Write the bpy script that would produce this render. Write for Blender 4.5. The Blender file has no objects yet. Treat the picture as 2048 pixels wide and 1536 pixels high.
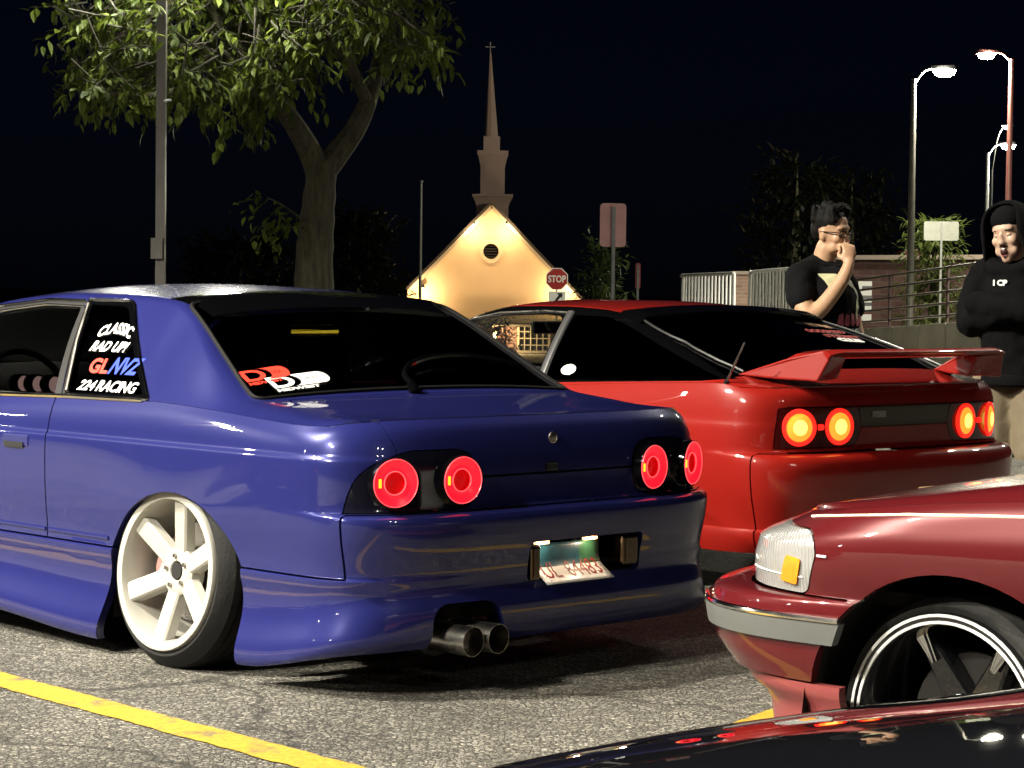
import bpy, bmesh, math, random
import numpy as np
from mathutils import Vector, Matrix
from mathutils.bvhtree import BVHTree
random.seed(7)
PI = math.pi
S = bpy.context.scene
COL = S.collection

# ---------------------------------------------------------------- camera
CAM_H, PITCH, ROLL, FPX = 1.2219, 0.0417, 0.0123, 4491.6
cd = bpy.data.cameras.new('camera')
cam = bpy.data.objects.new('camera', cd)
COL.objects.link(cam)
fw = Vector((0, math.cos(PITCH), -math.sin(PITCH)))
up0 = Vector((0, math.sin(PITCH), math.cos(PITCH)))
rt0 = Vector((1, 0, 0))
rt = math.cos(ROLL) * rt0 + math.sin(ROLL) * up0
up = -math.sin(ROLL) * rt0 + math.cos(ROLL) * up0
m = Matrix((rt, up, -fw)).transposed().to_4x4()
m.translation = Vector((0, 0, CAM_H))
cam.matrix_world = m
cd.sensor_fit = 'HORIZONTAL'
cd.sensor_width = 36.0
cd.lens = 36.0 * FPX / 2048.0
cd.clip_start = 0.05
cd.clip_end = 2000
S.camera = cam


def pixel_ray(px, py):
    d = fw + rt * ((px - 1024) / FPX) - up * ((py - 768) / FPX)
    return Vector((0, 0, CAM_H)), d


def at_depth(px, py, Y):
    """the place in the world seen at this photo pixel at a distance Y in front of the camera"""
    o, d = pixel_ray(px, py)
    return o + d * (Y / d.y)


# ---------------------------------------------------------------- sky, sun (night), exposure
wd = bpy.data.worlds.new('World')
S.world = wd
wd.use_nodes = True
nt = wd.node_tree
for n in list(nt.nodes):
    nt.nodes.remove(n)
sky = nt.nodes.new('ShaderNodeTexSky')
sky.sky_type = 'NISHITA'
sky.sun_disc = False
sky.sun_elevation = math.radians(40.0)
sky.sun_rotation = math.radians(150)
sky.altitude = 200
bg = nt.nodes.new('ShaderNodeBackground')
bg.inputs['Strength'].default_value = 0.00045
ow = nt.nodes.new('ShaderNodeOutputWorld')
tintn = nt.nodes.new('ShaderNodeVectorMath')      # the deep blue of a night sky
tintn.operation = 'MULTIPLY'
tintn.inputs[1].default_value = (.32, .40, 1.0)
nt.links.new(sky.outputs[0], tintn.inputs[0])
nt.links.new(tintn.outputs[0], bg.inputs[0])
nt.links.new(bg.outputs[0], ow.inputs[0])
S.view_settings.view_transform = 'Standard'
S.view_settings.look = 'None'
S.view_settings.exposure = 0.25
S.view_settings.gamma = 1.0
S.cycles.use_denoising = True
S.cycles.max_bounces = 8
S.cycles.transparent_max_bounces = 16
S.cycles.sample_clamp_indirect = 4.0


# ---------------------------------------------------------------- object helpers
def tag(o, label=None, cat=None, group=None, kind=None):
    if label: o['label'] = label
    if cat: o['category'] = cat
    if group: o['group'] = group
    if kind: o['kind'] = kind
    return o


def link(o, parent=None):
    COL.objects.link(o)
    if parent is not None:
        o.parent = parent
    return o


def empty(name, loc=(0, 0, 0), rz=0.0, parent=None):
    o = bpy.data.objects.new(name, None)
    o.empty_display_size = 0.1
    o.location = loc
    o.rotation_euler = (0, 0, rz)
    return link(o, parent)


def finish(me, mat, smooth=True, sharp=32):
    if mat is not None:
        for mm in (mat if isinstance(mat, (list, tuple)) else [mat]):
            me.materials.append(mm)
    if smooth:
        me.polygons.foreach_set('use_smooth', [True] * len(me.polygons))
        me.set_sharp_from_angle(angle=math.radians(sharp))
    me.update()
    return me


def mobj(name, vf, mat, parent=None, smooth=True, sharp=32, loc=None, rot=None):
    me = bpy.data.meshes.new(name)
    me.from_pydata([tuple(map(float, v)) for v in vf[0]], [], vf[1])
    finish(me, mat, smooth, sharp)
    o = bpy.data.objects.new(name, me)
    if loc is not None: o.location = loc
    if rot is not None: o.rotation_euler = rot
    return link(o, parent)


def meobj(name, me, mat, parent=None, smooth=True, sharp=32):
    me.materials.clear()
    finish(me, mat, smooth, sharp)
    me.name = name
    o = bpy.data.objects.new(name, me)
    return link(o, parent)


def dup(o, parent=None, loc=None, rot=None, label=None):
    c = o.copy()
    COL.objects.link(c)
    c.parent = parent
    if loc is not None: c.location = loc
    if rot is not None: c.rotation_euler = rot
    if label: c['label'] = label
    for ch in list(o.children):
        dup(ch, c)
    return c


def bevel(o, w=0.005, seg=2):
    b = o.modifiers.new('bevel', 'BEVEL')
    b.width = w
    b.segments = seg
    b.limit_method = 'ANGLE'
    b.angle_limit = math.radians(35)
    return o


# ---------------------------------------------------------------- mesh pieces: (verts, faces)
def join(*vfs):
    V, F = [], []
    for v, f in vfs:
        k = len(V)
        V += [tuple(p) for p in v]
        F += [tuple(i + k for i in q) for q in f]
    return V, F


def box(cx, cy, cz, sx, sy, sz):
    x, y, z = sx / 2, sy / 2, sz / 2
    V = [(cx + a * x, cy + b * y, cz + c * z) for a in (-1, 1) for b in (-1, 1) for c in (-1, 1)]
    F = [(0, 1, 3, 2), (4, 6, 7, 5), (0, 4, 5, 1), (2, 3, 7, 6), (0, 2, 6, 4), (1, 5, 7, 3)]
    return V, F


def xf(vf, M):
    return [tuple(M @ Vector(v)) for v in vf[0]], vf[1]


def frame_of(d):
    d = Vector(d).normalized()
    a = Vector((0, 0, 1)) if abs(d.z) < 0.95 else Vector((1, 0, 0))
    u = d.cross(a).normalized()
    return u, u.cross(d).normalized()


def tube(path, rad, n=8, cap=True, sq=None):
    """a tube along a path; rad one number or one per point; sq=(a,b) stretches the section"""
    P = [Vector(p) for p in path]
    R = rad if isinstance(rad, (list, tuple)) else [rad] * len(P)
    V, F = [], []
    u = None
    for i, p in enumerate(P):
        t = (P[min(i + 1, len(P) - 1)] - P[max(i - 1, 0)])
        t = t.normalized() if t.length > 1e-9 else Vector((0, 0, 1))
        if u is None:
            u, w = frame_of(t)
        else:
            u = (u - t * u.dot(t))
            u = u.normalized() if u.length > 1e-6 else frame_of(t)[0]
            w = u.cross(t).normalized()
        for k in range(n):
            a = 2 * PI * k / n
            ca, sa = math.cos(a), math.sin(a)
            if sq: ca *= sq[0]; sa *= sq[1]
            V.append(p + (u * ca + w * sa) * R[i])
    for i in range(len(P) - 1):
        for k in range(n):
            a, b = i * n + k, i * n + (k + 1) % n
            F.append((a, b, b + n, a + n))
    if cap:
        F.append(tuple(range(n))[::-1])
        F.append(tuple((len(P) - 1) * n + k for k in range(n)))
    return [tuple(v) for v in V], F


def bar(a, b, w, h=None):
    """square bar from a to b"""
    a, b = Vector(a), Vector(b)
    d = (b - a).normalized()
    u, v = frame_of(d)
    h = h or w
    V = []
    for p in (a, b):
        for s, t in ((-1, -1), (1, -1), (1, 1), (-1, 1)):
            V.append(tuple(p + u * s * w / 2 + v * t * h / 2))
    return V, [(0, 1, 2, 3)[::-1], (4, 5, 6, 7), (0, 1, 5, 4), (1, 2, 6, 5), (2, 3, 7, 6), (3, 0, 4, 7)]


def lathe(prof, n=32, axis='y', closed=False):
    """prof: (radius, height) pairs turned round the axis"""
    V, F = [], []
    m_ = len(prof)
    for k in range(n):
        a = 2 * PI * k / n
        c, s = math.cos(a), math.sin(a)
        for r, h in prof:
            if axis == 'y': V.append((r * c, h, r * s))
            elif axis == 'x': V.append((h, r * c, r * s))
            else: V.append((r * c, r * s, h))
    for k in range(n):
        for i in range(m_ if closed else m_ - 1):
            j = (i + 1) % m_
            a, b = k * m_ + i, ((k + 1) % n) * m_ + i
            c_, d = ((k + 1) % n) * m_ + j, k * m_ + j
            F.append((a, b, c_, d) if axis != 'y' else (a, d, c_, b))
    return V, F


def prism(poly, axis, lo, hi):
    """2D outline pushed along an axis. axis x: (y,z), y: (x,z), z: (x,y)"""
    A = sum(poly[i][0] * poly[(i + 1) % len(poly)][1] - poly[(i + 1) % len(poly)][0] * poly[i][1] for i in range(len(poly)))
    if A < 0: poly = poly[::-1]
    n = len(poly)
    V = []
    for h in (lo, hi):
        for a, b in poly:
            V.append({'x': (h, a, b), 'y': (a, h, b), 'z': (a, b, h)}[axis])
    F = [tuple(range(n))[::-1], tuple(range(n, 2 * n))]
    F += [(i, (i + 1) % n, n + (i + 1) % n, n + i) for i in range(n)]
    if axis == 'y': F = [f[::-1] for f in F]
    return V, F


def rounded(poly, r, seg=5):
    """round the corners of a 2D outline; r one radius or one per corner"""
    n = len(poly)
    R = r if isinstance(r, (list, tuple)) else [r] * n
    out = []
    for i in range(n):
        p0, p, p1 = (Vector((*poly[j % n], 0)) for j in (i - 1, i, i + 1))
        a, b = p0 - p, p1 - p
        q = min(R[i], a.length * .49, b.length * .49)
        if q < 1e-4:
            out.append(tuple(poly[i]))
            continue
        A, B = p + a.normalized() * q, p + b.normalized() * q
        for k in range(seg + 1):
            t = k / seg
            w = A * (1 - t) ** 2 + p * 2 * t * (1 - t) + B * t * t
            out.append((w.x, w.y))
    return out


def circle2(cx, cy, r, n=28, r2=None):
    r2 = r2 or r
    return [(cx + r * math.cos(2 * PI * k / n), cy + r2 * math.sin(2 * PI * k / n)) for k in range(n)]


def pchip(xs, ys):
    xs, ys = np.array(xs, float), np.array(ys, float)
    h = np.diff(xs)
    d = np.diff(ys) / h
    mm = np.zeros(len(xs))
    for i in range(1, len(xs) - 1):
        if d[i - 1] * d[i] > 0:
            w1, w2 = 2 * h[i] + h[i - 1], h[i] + 2 * h[i - 1]
            mm[i] = (w1 + w2) / (w1 / d[i - 1] + w2 / d[i])
    mm[0], mm[-1] = d[0], d[-1]

    def f(x):
        x = min(max(float(x), xs[0]), xs[-1])
        i = int(min(max(np.searchsorted(xs, x) - 1, 0), len(xs) - 2))
        t = (x - xs[i]) / h[i]
        return float(ys[i] * (1 + 2 * t) * (1 - t) ** 2 + mm[i] * h[i] * t * (1 - t) ** 2 + ys[i + 1] * t * t * (3 - 2 * t) + mm[i + 1] * h[i] * t * t * (t - 1))
    return f


def spline(pts, n=8, closed=False):
    """Catmull-Rom through points"""
    P = [Vector(p) for p in pts]
    out = []
    m_ = len(P)
    for i in range(m_ if closed else m_ - 1):
        g = (lambda j: P[j % m_]) if closed else (lambda j: P[min(max(j, 0), m_ - 1)])
        p0, p1, p2, p3 = g(i - 1), g(i), g(i + 1), g(i + 2)
        for k in range(n):
            t = k / n
            out.append(0.5 * ((2 * p1) + (p2 - p0) * t + (2 * p0 - 5 * p1 + 4 * p2 - p3) * t * t + (3 * p1 - p0 - 3 * p2 + p3) * t ** 3))
    if not closed: out.append(P[-1].copy())
    return out


def tmpmesh(vf):
    me = bpy.data.meshes.new('tmp')
    me.from_pydata([tuple(map(float, v)) for v in vf[0]], [], vf[1])
    me.update()
    return me


def boolean(me, cutters, op='DIFFERENCE'):
    """cut a mesh by (verts, faces) cutters, one after the other"""
    o = bpy.data.objects.new('tmp', me)
    COL.objects.link(o)
    kill = [o]
    for c in cutters:
        cm = tmpmesh(c[:2]) if isinstance(c, tuple) and len(c) in (2, 3) else c
        k = op
        if isinstance(c, tuple) and len(c) == 3: k = c[2]
        co = bpy.data.objects.new('tmpc', cm)
        COL.objects.link(co)
        kill.append(co)
        b = o.modifiers.new('b', 'BOOLEAN')
        b.operation = k
        b.object = co
        b.solver = 'MANIFOLD'
    dg = bpy.context.evaluated_depsgraph_get()
    out = bpy.data.meshes.new_from_object(o.evaluated_get(dg))
    for q in kill:
        bpy.data.objects.remove(q)
    return out


def mirror_mesh(me):
    c = me.copy()
    for v in c.vertices: v.co.y = -v.co.y
    c.flip_normals()
    return c


def drop_inside(me, test):
    """keep only the faces whose centre passes the test"""
    bm = bmesh.new()
    bm.from_mesh(me)
    bmesh.ops.delete(bm, geom=[f for f in bm.faces if not test(f.calc_center_median())], context='FACES')
    bm.to_mesh(me)
    bm.free()
    return me


def text_mesh(s, size=1.0, shear=0.0, extrude=0.0, bold=0.0, spacing=1.0, align='LEFT'):
    cu = bpy.data.curves.new('t', 'FONT')
    cu.body = s
    cu.size = size
    cu.shear = shear
    cu.extrude = extrude
    cu.offset = bold
    cu.space_character = spacing
    cu.align_x = align
    cu.resolution_u = 3
    o = bpy.data.objects.new('t', cu)
    COL.objects.link(o)
    dg = bpy.context.evaluated_depsgraph_get()
    me = bpy.data.meshes.new_from_object(o.evaluated_get(dg))
    bpy.data.objects.remove(o)
    return me


def text_on(name, s, origin, u, v, size, mat, parent, width=None, arch=0.0, **kw):
    """lettering laid on a surface: origin, reading direction u, up v"""
    me = text_mesh(s, size, **kw)
    u, v = Vector(u).normalized(), Vector(v).normalized()
    w = u.cross(v)
    xs = [p.co.x for p in me.vertices]
    k = (width / (max(xs) - min(xs))) if width else 1.0
    x0, x1 = min(xs), max(xs)
    o3 = Vector(origin)
    for p in me.vertices:
        x, y = (p.co.x - x0) * k, p.co.y
        if arch:
            t = (p.co.x - x0) / (x1 - x0) * 2 - 1
            y += arch * (1 - t * t)
        p.co = o3 + u * x + v * y + w * (p.co.z)
    return meobj(name, me, mat, parent, smooth=False)


# ---------------------------------------------------------------- materials
def new_mat(name):
    mt = bpy.data.materials.new(name)
    mt.use_nodes = True
    return mt, mt.node_tree, mt.node_tree.nodes['Principled BSDF']


def pmat(name, col, rough=0.5, metal=0.0, coat=0.0, coat_rough=0.03, spec=0.5, emit=None, estr=0.0, var=0.0, vscale=8.0, bump=0.0, bscale=60.0, rvar=0.0):
    mt, t, b = new_mat(name)
    b.inputs['Base Color'].default_value = (*col, 1)
    b.inputs['Roughness'].default_value = rough
    b.inputs['Metallic'].default_value = metal
    b.inputs['Coat Weight'].default_value = coat
    b.inputs['Coat Roughness'].default_value = coat_rough
    b.inputs['Specular IOR Level'].default_value = spec
    if emit:
        b.inputs['Emission Color'].default_value = (*emit, 1)
        b.inputs['Emission Strength'].default_value = estr
    tc = None
    if var or bump or rvar:
        tc = t.nodes.new('ShaderNodeTexCoord')
    if var:
        n = t.nodes.new('ShaderNodeTexNoise')
        n.inputs['Scale'].default_value = vscale
        n.inputs['Detail'].default_value = 6
        t.links.new(tc.outputs['Object'], n.inputs['Vector'])
        r = t.nodes.new('ShaderNodeMapRange')
        r.inputs['From Min'].default_value = .25
        r.inputs['From Max'].default_value = .75
        r.inputs['To Min'].default_value = 1 - var
        r.inputs['To Max'].default_value = 1 + var
        t.links.new(n.outputs['Fac'], r.inputs['Value'])
        mx = t.nodes.new('ShaderNodeVectorMath')
        mx.operation = 'SCALE'
        mx.inputs[0].default_value = col
        t.links.new(r.outputs[0], mx.inputs['Scale'])
        t.links.new(mx.outputs[0], b.inputs['Base Color'])
    if rvar:
        n = t.nodes.new('ShaderNodeTexNoise')
        n.inputs['Scale'].default_value = 14
        n.inputs['Detail'].default_value = 5
        t.links.new(tc.outputs['Object'], n.inputs['Vector'])
        r = t.nodes.new('ShaderNodeMapRange')
        r.inputs['To Min'].default_value = max(0, rough - rvar)
        r.inputs['To Max'].default_value = rough + rvar
        t.links.new(n.outputs['Fac'], r.inputs['Value'])
        t.links.new(r.outputs[0], b.inputs['Roughness'])
    if bump:
        n = t.nodes.new('ShaderNodeTexNoise')
        n.inputs['Scale'].default_value = bscale
        n.inputs['Detail'].default_value = 4
        t.links.new(tc.outputs['Object'], n.inputs['Vector'])
        bp = t.nodes.new('ShaderNodeBump')
        bp.inputs['Strength'].default_value = bump
        bp.inputs['Distance'].default_value = 0.01
        t.links.new(n.outputs['Fac'], bp.inputs['Height'])
        t.links.new(bp.outputs[0], b.inputs['Normal'])
    return mt


def glass_mat(name, tint, refl=1.0, rough=0.0):
    """thin car or window glass: clear tint plus mirror reflection"""
    mt, t, b = new_mat(name)
    t.nodes.remove(b)
    out = t.nodes['Material Output']
    tr = t.nodes.new('ShaderNodeBsdfTransparent')
    tr.inputs['Color'].default_value = (*tint, 1)
    gl = t.nodes.new('ShaderNodeBsdfGlossy')
    gl.inputs['Roughness'].default_value = rough
    gl.inputs['Color'].default_value = (refl, refl, refl, 1)
    fr = t.nodes.new('ShaderNodeFresnel')
    gm = t.nodes.new('ShaderNodeNewGeometry')      # a thin pane reflects alike from both sides
    mr = t.nodes.new('ShaderNodeMapRange')
    mr.inputs['To Min'].default_value = 1.5
    mr.inputs['To Max'].default_value = 1 / 1.5
    t.links.new(gm.outputs['Backfacing'], mr.inputs['Value'])
    t.links.new(mr.outputs[0], fr.inputs['IOR'])
    mx = t.nodes.new('ShaderNodeMixShader')
    t.links.new(fr.outputs[0], mx.inputs[0])
    t.links.new(tr.outputs[0], mx.inputs[1])
    t.links.new(gl.outputs[0], mx.inputs[2])
    t.links.new(mx.outputs[0], out.inputs['Surface'])
    return mt


def emat(name, col, s):
    mt, t, b = new_mat(name)
    b.inputs['Base Color'].default_value = (*col, 1)
    b.inputs['Emission Color'].default_value = (*col, 1)
    b.inputs['Emission Strength'].default_value = s
    b.inputs['Roughness'].default_value = .25
    return mt


def paint(name, col, metal=0.0, rough=0.32, flake=0.0, coat=1.0):
    mt, t, b = new_mat(name)
    b.inputs['Roughness'].default_value = rough
    b.inputs['Metallic'].default_value = metal
    b.inputs['Coat Weight'].default_value = coat
    b.inputs['Coat Roughness'].default_value = 0.025
    b.inputs['Coat IOR'].default_value = 1.5
    b.inputs['Specular IOR Level'].default_value = .12
    tc = t.nodes.new('ShaderNodeTexCoord')
    n = t.nodes.new('ShaderNodeTexNoise')
    n.inputs['Scale'].default_value = 5
    n.inputs['Detail'].default_value = 8
    t.links.new(tc.outputs['Object'], n.inputs['Vector'])
    r = t.nodes.new('ShaderNodeMapRange')
    r.inputs['To Min'].default_value = .93
    r.inputs['To Max'].default_value = 1.07
    t.links.new(n.outputs['Fac'], r.inputs['Value'])
    mx = t.nodes.new('ShaderNodeVectorMath')
    mx.operation = 'SCALE'
    mx.inputs[0].default_value = col
    t.links.new(r.outputs[0], mx.inputs['Scale'])
    t.links.new(mx.outputs[0], b.inputs['Base Color'])
    # faint orange peel and dust in the clear coat
    n2 = t.nodes.new('ShaderNodeTexNoise')
    n2.inputs['Scale'].default_value = 45
    n2.inputs['Detail'].default_value = 2
    t.links.new(tc.outputs['Object'], n2.inputs['Vector'])
    bp = t.nodes.new('ShaderNodeBump')
    bp.inputs['Strength'].default_value = .014
    bp.inputs['Distance'].default_value = .003
    t.links.new(n2.outputs['Fac'], bp.inputs['Height'])
    t.links.new(bp.outputs[0], b.inputs['Coat Normal'])
    r2 = t.nodes.new('ShaderNodeMapRange')
    r2.inputs['From Min'].default_value = .35
    r2.inputs['From Max'].default_value = .7
    r2.inputs['To Min'].default_value = .006
    r2.inputs['To Max'].default_value = .03
    t.links.new(n.outputs['Fac'], r2.inputs['Value'])
    t.links.new(r2.outputs[0], b.inputs['Coat Roughness'])
    return mt


M = {}
M['blue'] = paint('blue_paint', (.013, .0155, .098), metal=.15, rough=.3)
M['red'] = paint('red_paint', (.20, .008, .005), rough=.4)
M['maroon'] = paint('maroon_paint', (.080, .006, .008), metal=.12, rough=.32)
M['black_paint'] = paint('black_paint', (.004, .004, .005), rough=.6)
M['black_paint'].node_tree.nodes['Principled BSDF'].inputs['Specular IOR Level'].default_value = 0.0
M['black'] = pmat('black_plastic', (.004, .004, .0045), .45, var=.2)
M['gloss_black'] = pmat('gloss_black', (.0015, .0015, .0018), .08, coat=.3)
M['rubber'] = pmat('rubber', (.007, .007, .007), .75, spec=.3, var=.25, vscale=20, bump=.15, bscale=90)
M['seal'] = pmat('rubber_seal', (.002, .002, .002), .7, spec=.2)
M['chrome'] = pmat('chrome', (.75, .75, .74), .12, metal=1, rvar=.06)
M['steel'] = pmat('brushed_steel', (.42, .40, .37), .3, metal=1, rvar=.12, var=.12, vscale=12)
M['dark'] = pmat('dark_void', (.004, .004, .004), .9)
M['interior'] = pmat('dark_fabric', (.022, .021, .021), .85, var=.3, bump=.2)
M['white_wheel'] = pmat('cream_wheel_paint', (.34, .33, .295), .38, coat=.3, var=.05)
M['wheel_black'] = pmat('black_wheel_paint', (.006, .006, .007), .18, coat=.8)
M['grey_strip'] = pmat('grey_bumper_rubber', (.075, .078, .075), .6, var=.12, vscale=10)
M['glass_tint'] = glass_mat('tinted_glass', (.20, .20, .21))
M['glass_dark'] = glass_mat('dark_tinted_glass', (.015, .015, .017))
M['glass_clear'] = glass_mat('clear_glass', (.86, .88, .86))
M['white'] = pmat('white_vinyl', (.78, .78, .76), .4)
M['red_vinyl'] = pmat('red_vinyl', (.75, .05, .03), .4)
M['blue_vinyl'] = pmat('blue_vinyl', (.02, .05, .5), .4)
M['lamp_glass'] = emat('lamp_glass', (1.0, .97, .86), 300)
M['pole'] = pmat('painted_pole', (.09, .085, .078), .45, metal=.3, var=.15)
M['galv'] = pmat('galvanised_steel', (.32, .33, .33), .45, metal=.7, var=.15, vscale=14)
# ---------------------------------------------------------------- ground
def ground_z(x, y):
    if y < 20: return 0.0
    t = min(1.0, (y - 20) / 72.0)
    return -1.6 * t * t * (3 - 2 * t)


def asphalt_mat():
    mt, t, b = new_mat('worn_asphalt')
    N = t.nodes.new
    L = t.links.new
    tc = N('ShaderNodeTexCoord')
    # warp so that the stones do not look like cells
    wn = N('ShaderNodeTexNoise'); wn.inputs['Scale'].default_value = 60; wn.inputs['Detail'].default_value = 3
    L(tc.outputs['Object'], wn.inputs['Vector'])
    wm = N('ShaderNodeVectorMath'); wm.operation = 'MULTIPLY_ADD'
    wm.inputs[1].default_value = (.014, .014, .014)
    L(wn.outputs['Color'], wm.inputs[0]); L(tc.outputs['Object'], wm.inputs[2])
    v1 = N('ShaderNodeTexVoronoi'); v1.inputs['Scale'].default_value = 54; v1.feature = 'F1'
    L(wm.outputs[0], v1.inputs['Vector'])
    ve = N('ShaderNodeTexVoronoi'); ve.inputs['Scale'].default_value = 54; ve.feature = 'DISTANCE_TO_EDGE'
    L(wm.outputs[0], ve.inputs['Vector'])
    v2 = N('ShaderNodeTexNoise'); v2.inputs['Scale'].default_value = 95; v2.inputs['Detail'].default_value = 4; v2.inputs['Roughness'].default_value = .7
    L(tc.outputs['Object'], v2.inputs['Vector'])
    # stone colour
    bw = N('ShaderNodeSeparateColor'); L(v1.outputs['Color'], bw.inputs[0])
    cr = N('ShaderNodeValToRGB')
    cr.color_ramp.elements[0].color = (.16, .153, .13, 1); cr.color_ramp.elements[0].position = 0
    cr.color_ramp.elements[1].color = (.58, .55, .47, 1); cr.color_ramp.elements[1].position = 1
    e = cr.color_ramp.elements.new(.45); e.color = (.35, .332, .28, 1)
    L(bw.outputs[0], cr.inputs[0])
    # tar between the stones
    er = N('ShaderNodeMapRange'); er.inputs['From Min'].default_value = .02; er.inputs['From Max'].default_value = .16
    L(ve.outputs['Distance'], er.inputs['Value'])
    er2 = N('ShaderNodeMath'); er2.operation = 'MULTIPLY'
    nr = N('ShaderNodeMapRange'); nr.inputs['From Min'].default_value = .36; nr.inputs['From Max'].default_value = .58
    L(v2.outputs['Fac'], nr.inputs['Value'])
    L(er.outputs[0], er2.inputs[0]); L(nr.outputs[0], er2.inputs[1])
    mx = N('ShaderNodeMix'); mx.data_type = 'RGBA'
    mx.inputs[6].default_value = (.042, .039, .033, 1)
    L(er2.outputs[0], mx.inputs[0]); L(cr.outputs[0], mx.inputs[7])
    # broad stains and worn patches
    ns = N('ShaderNodeTexNoise'); ns.inputs['Scale'].default_value = 1.3; ns.inputs['Detail'].default_value = 7; ns.inputs['Roughness'].default_value = .6
    L(tc.outputs['Object'], ns.inputs['Vector'])
    sr = N('ShaderNodeMapRange'); sr.inputs['From Min'].default_value = .3; sr.inputs['From Max'].default_value = .7
    sr.inputs['To Min'].default_value = .56; sr.inputs['To Max'].default_value = 1.18
    L(ns.outputs['Fac'], sr.inputs['Value'])
    sc = N('ShaderNodeVectorMath'); sc.operation = 'SCALE'
    L(mx.outputs[2], sc.inputs[0]); L(sr.outputs[0], sc.inputs['Scale'])
    # cracks
    w2 = N('ShaderNodeTexNoise'); w2.inputs['Scale'].default_value = 2.5; w2.inputs['Detail'].default_value = 6
    L(tc.outputs['Object'], w2.inputs['Vector'])
    wc = N('ShaderNodeVectorMath'); wc.operation = 'MULTIPLY_ADD'; wc.inputs[1].default_value = (.5, .5, 0)
    L(w2.outputs['Color'], wc.inputs[0]); L(tc.outputs['Object'], wc.inputs[2])
    vc = N('ShaderNodeTexVoronoi'); vc.feature = 'DISTANCE_TO_EDGE'; vc.inputs['Scale'].default_value = .55
    L(wc.outputs[0], vc.inputs['Vector'])
    ck = N('ShaderNodeMapRange'); ck.inputs['From Min'].default_value = .002; ck.inputs['From Max'].default_value = .010
    ck.inputs['To Min'].default_value = .35
    L(vc.outputs['Distance'], ck.inputs['Value'])
    s2 = N('ShaderNodeVectorMath'); s2.operation = 'SCALE'
    L(sc.outputs[0], s2.inputs[0]); L(ck.outputs[0], s2.inputs['Scale'])
    L(s2.outputs[0], b.inputs['Base Color'])
    b.inputs['Roughness'].default_value = .78
    b.inputs['Specular IOR Level'].default_value = .35
    hm = N('ShaderNodeMath'); hm.operation = 'MULTIPLY'
    L(er2.outputs[0], hm.inputs[0]); L(ck.outputs[0], hm.inputs[1])
    bp = N('ShaderNodeBump'); bp.inputs['Strength'].default_value = 1.0; bp.inputs['Distance'].default_value = .006
    L(hm.outputs[0], bp.inputs['Height']); L(bp.outputs[0], b.inputs['Normal'])
    return mt


def yellow_mat():
    mt, t, b = new_mat('yellow_line_paint')
    N = t.nodes.new; L = t.links.new
    tc = N('ShaderNodeTexCoord')
    n = N('ShaderNodeTexNoise'); n.inputs['Scale'].default_value = 60; n.inputs['Detail'].default_value = 6; n.inputs['Roughness'].default_value = .7
    L(tc.outputs['Object'], n.inputs['Vector'])
    n3 = N('ShaderNodeTexNoise'); n3.inputs['Scale'].default_value = 7; n3.inputs['Detail'].default_value = 8; n3.inputs['Roughness'].default_value = .65
    L(tc.outputs['Object'], n3.inputs['Vector'])
    cr = N('ShaderNodeValToRGB')
    cr.color_ramp.elements[0].color = (.24, .15, .012, 1); cr.color_ramp.elements[0].position = .3
    cr.color_ramp.elements[1].color = (.46, .30, .025, 1); cr.color_ramp.elements[1].position = .62
    L(n.outputs['Fac'], cr.inputs[0])
    wr = N('ShaderNodeMapRange'); wr.inputs['From Min'].default_value = .56; wr.inputs['From Max'].default_value = .66
    L(n3.outputs['Fac'], wr.inputs['Value'])
    mx = N('ShaderNodeMix'); mx.data_type = 'RGBA'
    L(wr.outputs[0], mx.inputs[0]); L(cr.outputs[0], mx.inputs[6]); mx.inputs[7].default_value = (.13, .11, .06, 1)
    L(mx.outputs[2], b.inputs['Base Color'])
    b.inputs['Roughness'].default_value = .6
    bp = N('ShaderNodeBump'); bp.inputs['Strength'].default_value = .6; bp.inputs['Distance'].default_value = .004
    L(n.outputs['Fac'], bp.inputs['Height']); L(bp.outputs[0], b.inputs['Normal'])
    return mt


M['asphalt'] = asphalt_mat()
M['yellow'] = yellow_mat()
gx = [-900, -400, -200] + list(np.linspace(-120, 120, 41)) + [200, 400, 900]
gy = [-300, -100, -40, -10, 0, 10, 20] + list(np.linspace(24, 100, 24)) + [150, 300, 700, 1400]
GV = [(x, y, ground_z(x, y)) for y in gy for x in gx]
GF = [(j * len(gx) + i, j * len(gx) + i + 1, (j + 1) * len(gx) + i + 1, (j + 1) * len(gx) + i) for j in range(len(gy) - 1) for i in range(len(gx) - 1)]
g = mobj('ground', (GV, GF), M['asphalt'])
tag(g, 'worn pale asphalt of the parking lot at night', 'ground', kind='structure')


def painted_line(name, a, b, w, label, seed):
    """a worn line with slightly ragged edges, 4 mm above the asphalt"""
    rnd = random.Random(seed)
    a, b = Vector((*a, .004)), Vector((*b, .004))
    d = (b - a); n = Vector((-d.y, d.x, 0)).normalized()
    k = int(d.length / .02)
    V = []
    o1 = o2 = 0
    for i in range(k + 1):
        p = a + d * i / k
        o1 = o1 * .7 + rnd.uniform(-.004, .004)
        o2 = o2 * .7 + rnd.uniform(-.004, .004)
        V += [p - n * (w / 2 + o1), p + n * (w / 2 + o2)]
    F = [(2 * i, 2 * i + 1, 2 * i + 3, 2 * i + 2) for i in range(k)]
    o = mobj(name, (V, F), M['yellow'], smooth=False)
    return tag(o, label, 'parking line', kind='structure')


# the stall line on the blue car's left and the one that runs out under the maroon car's nose
dl = Vector((.775, -.84)).normalized()
c0 = Vector((-1.57, 6.885))
painted_line('parking_line', tuple(c0 - dl * 4.2), tuple(c0 + dl * 3.0), .135, 'yellow stall line crossing the asphalt in front of the white wheel', 3)
painted_line('parking_line', (.37, 5.80), (1.52, 7.56), .13, 'short yellow line end showing beside the maroon bumper', 5)


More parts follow.
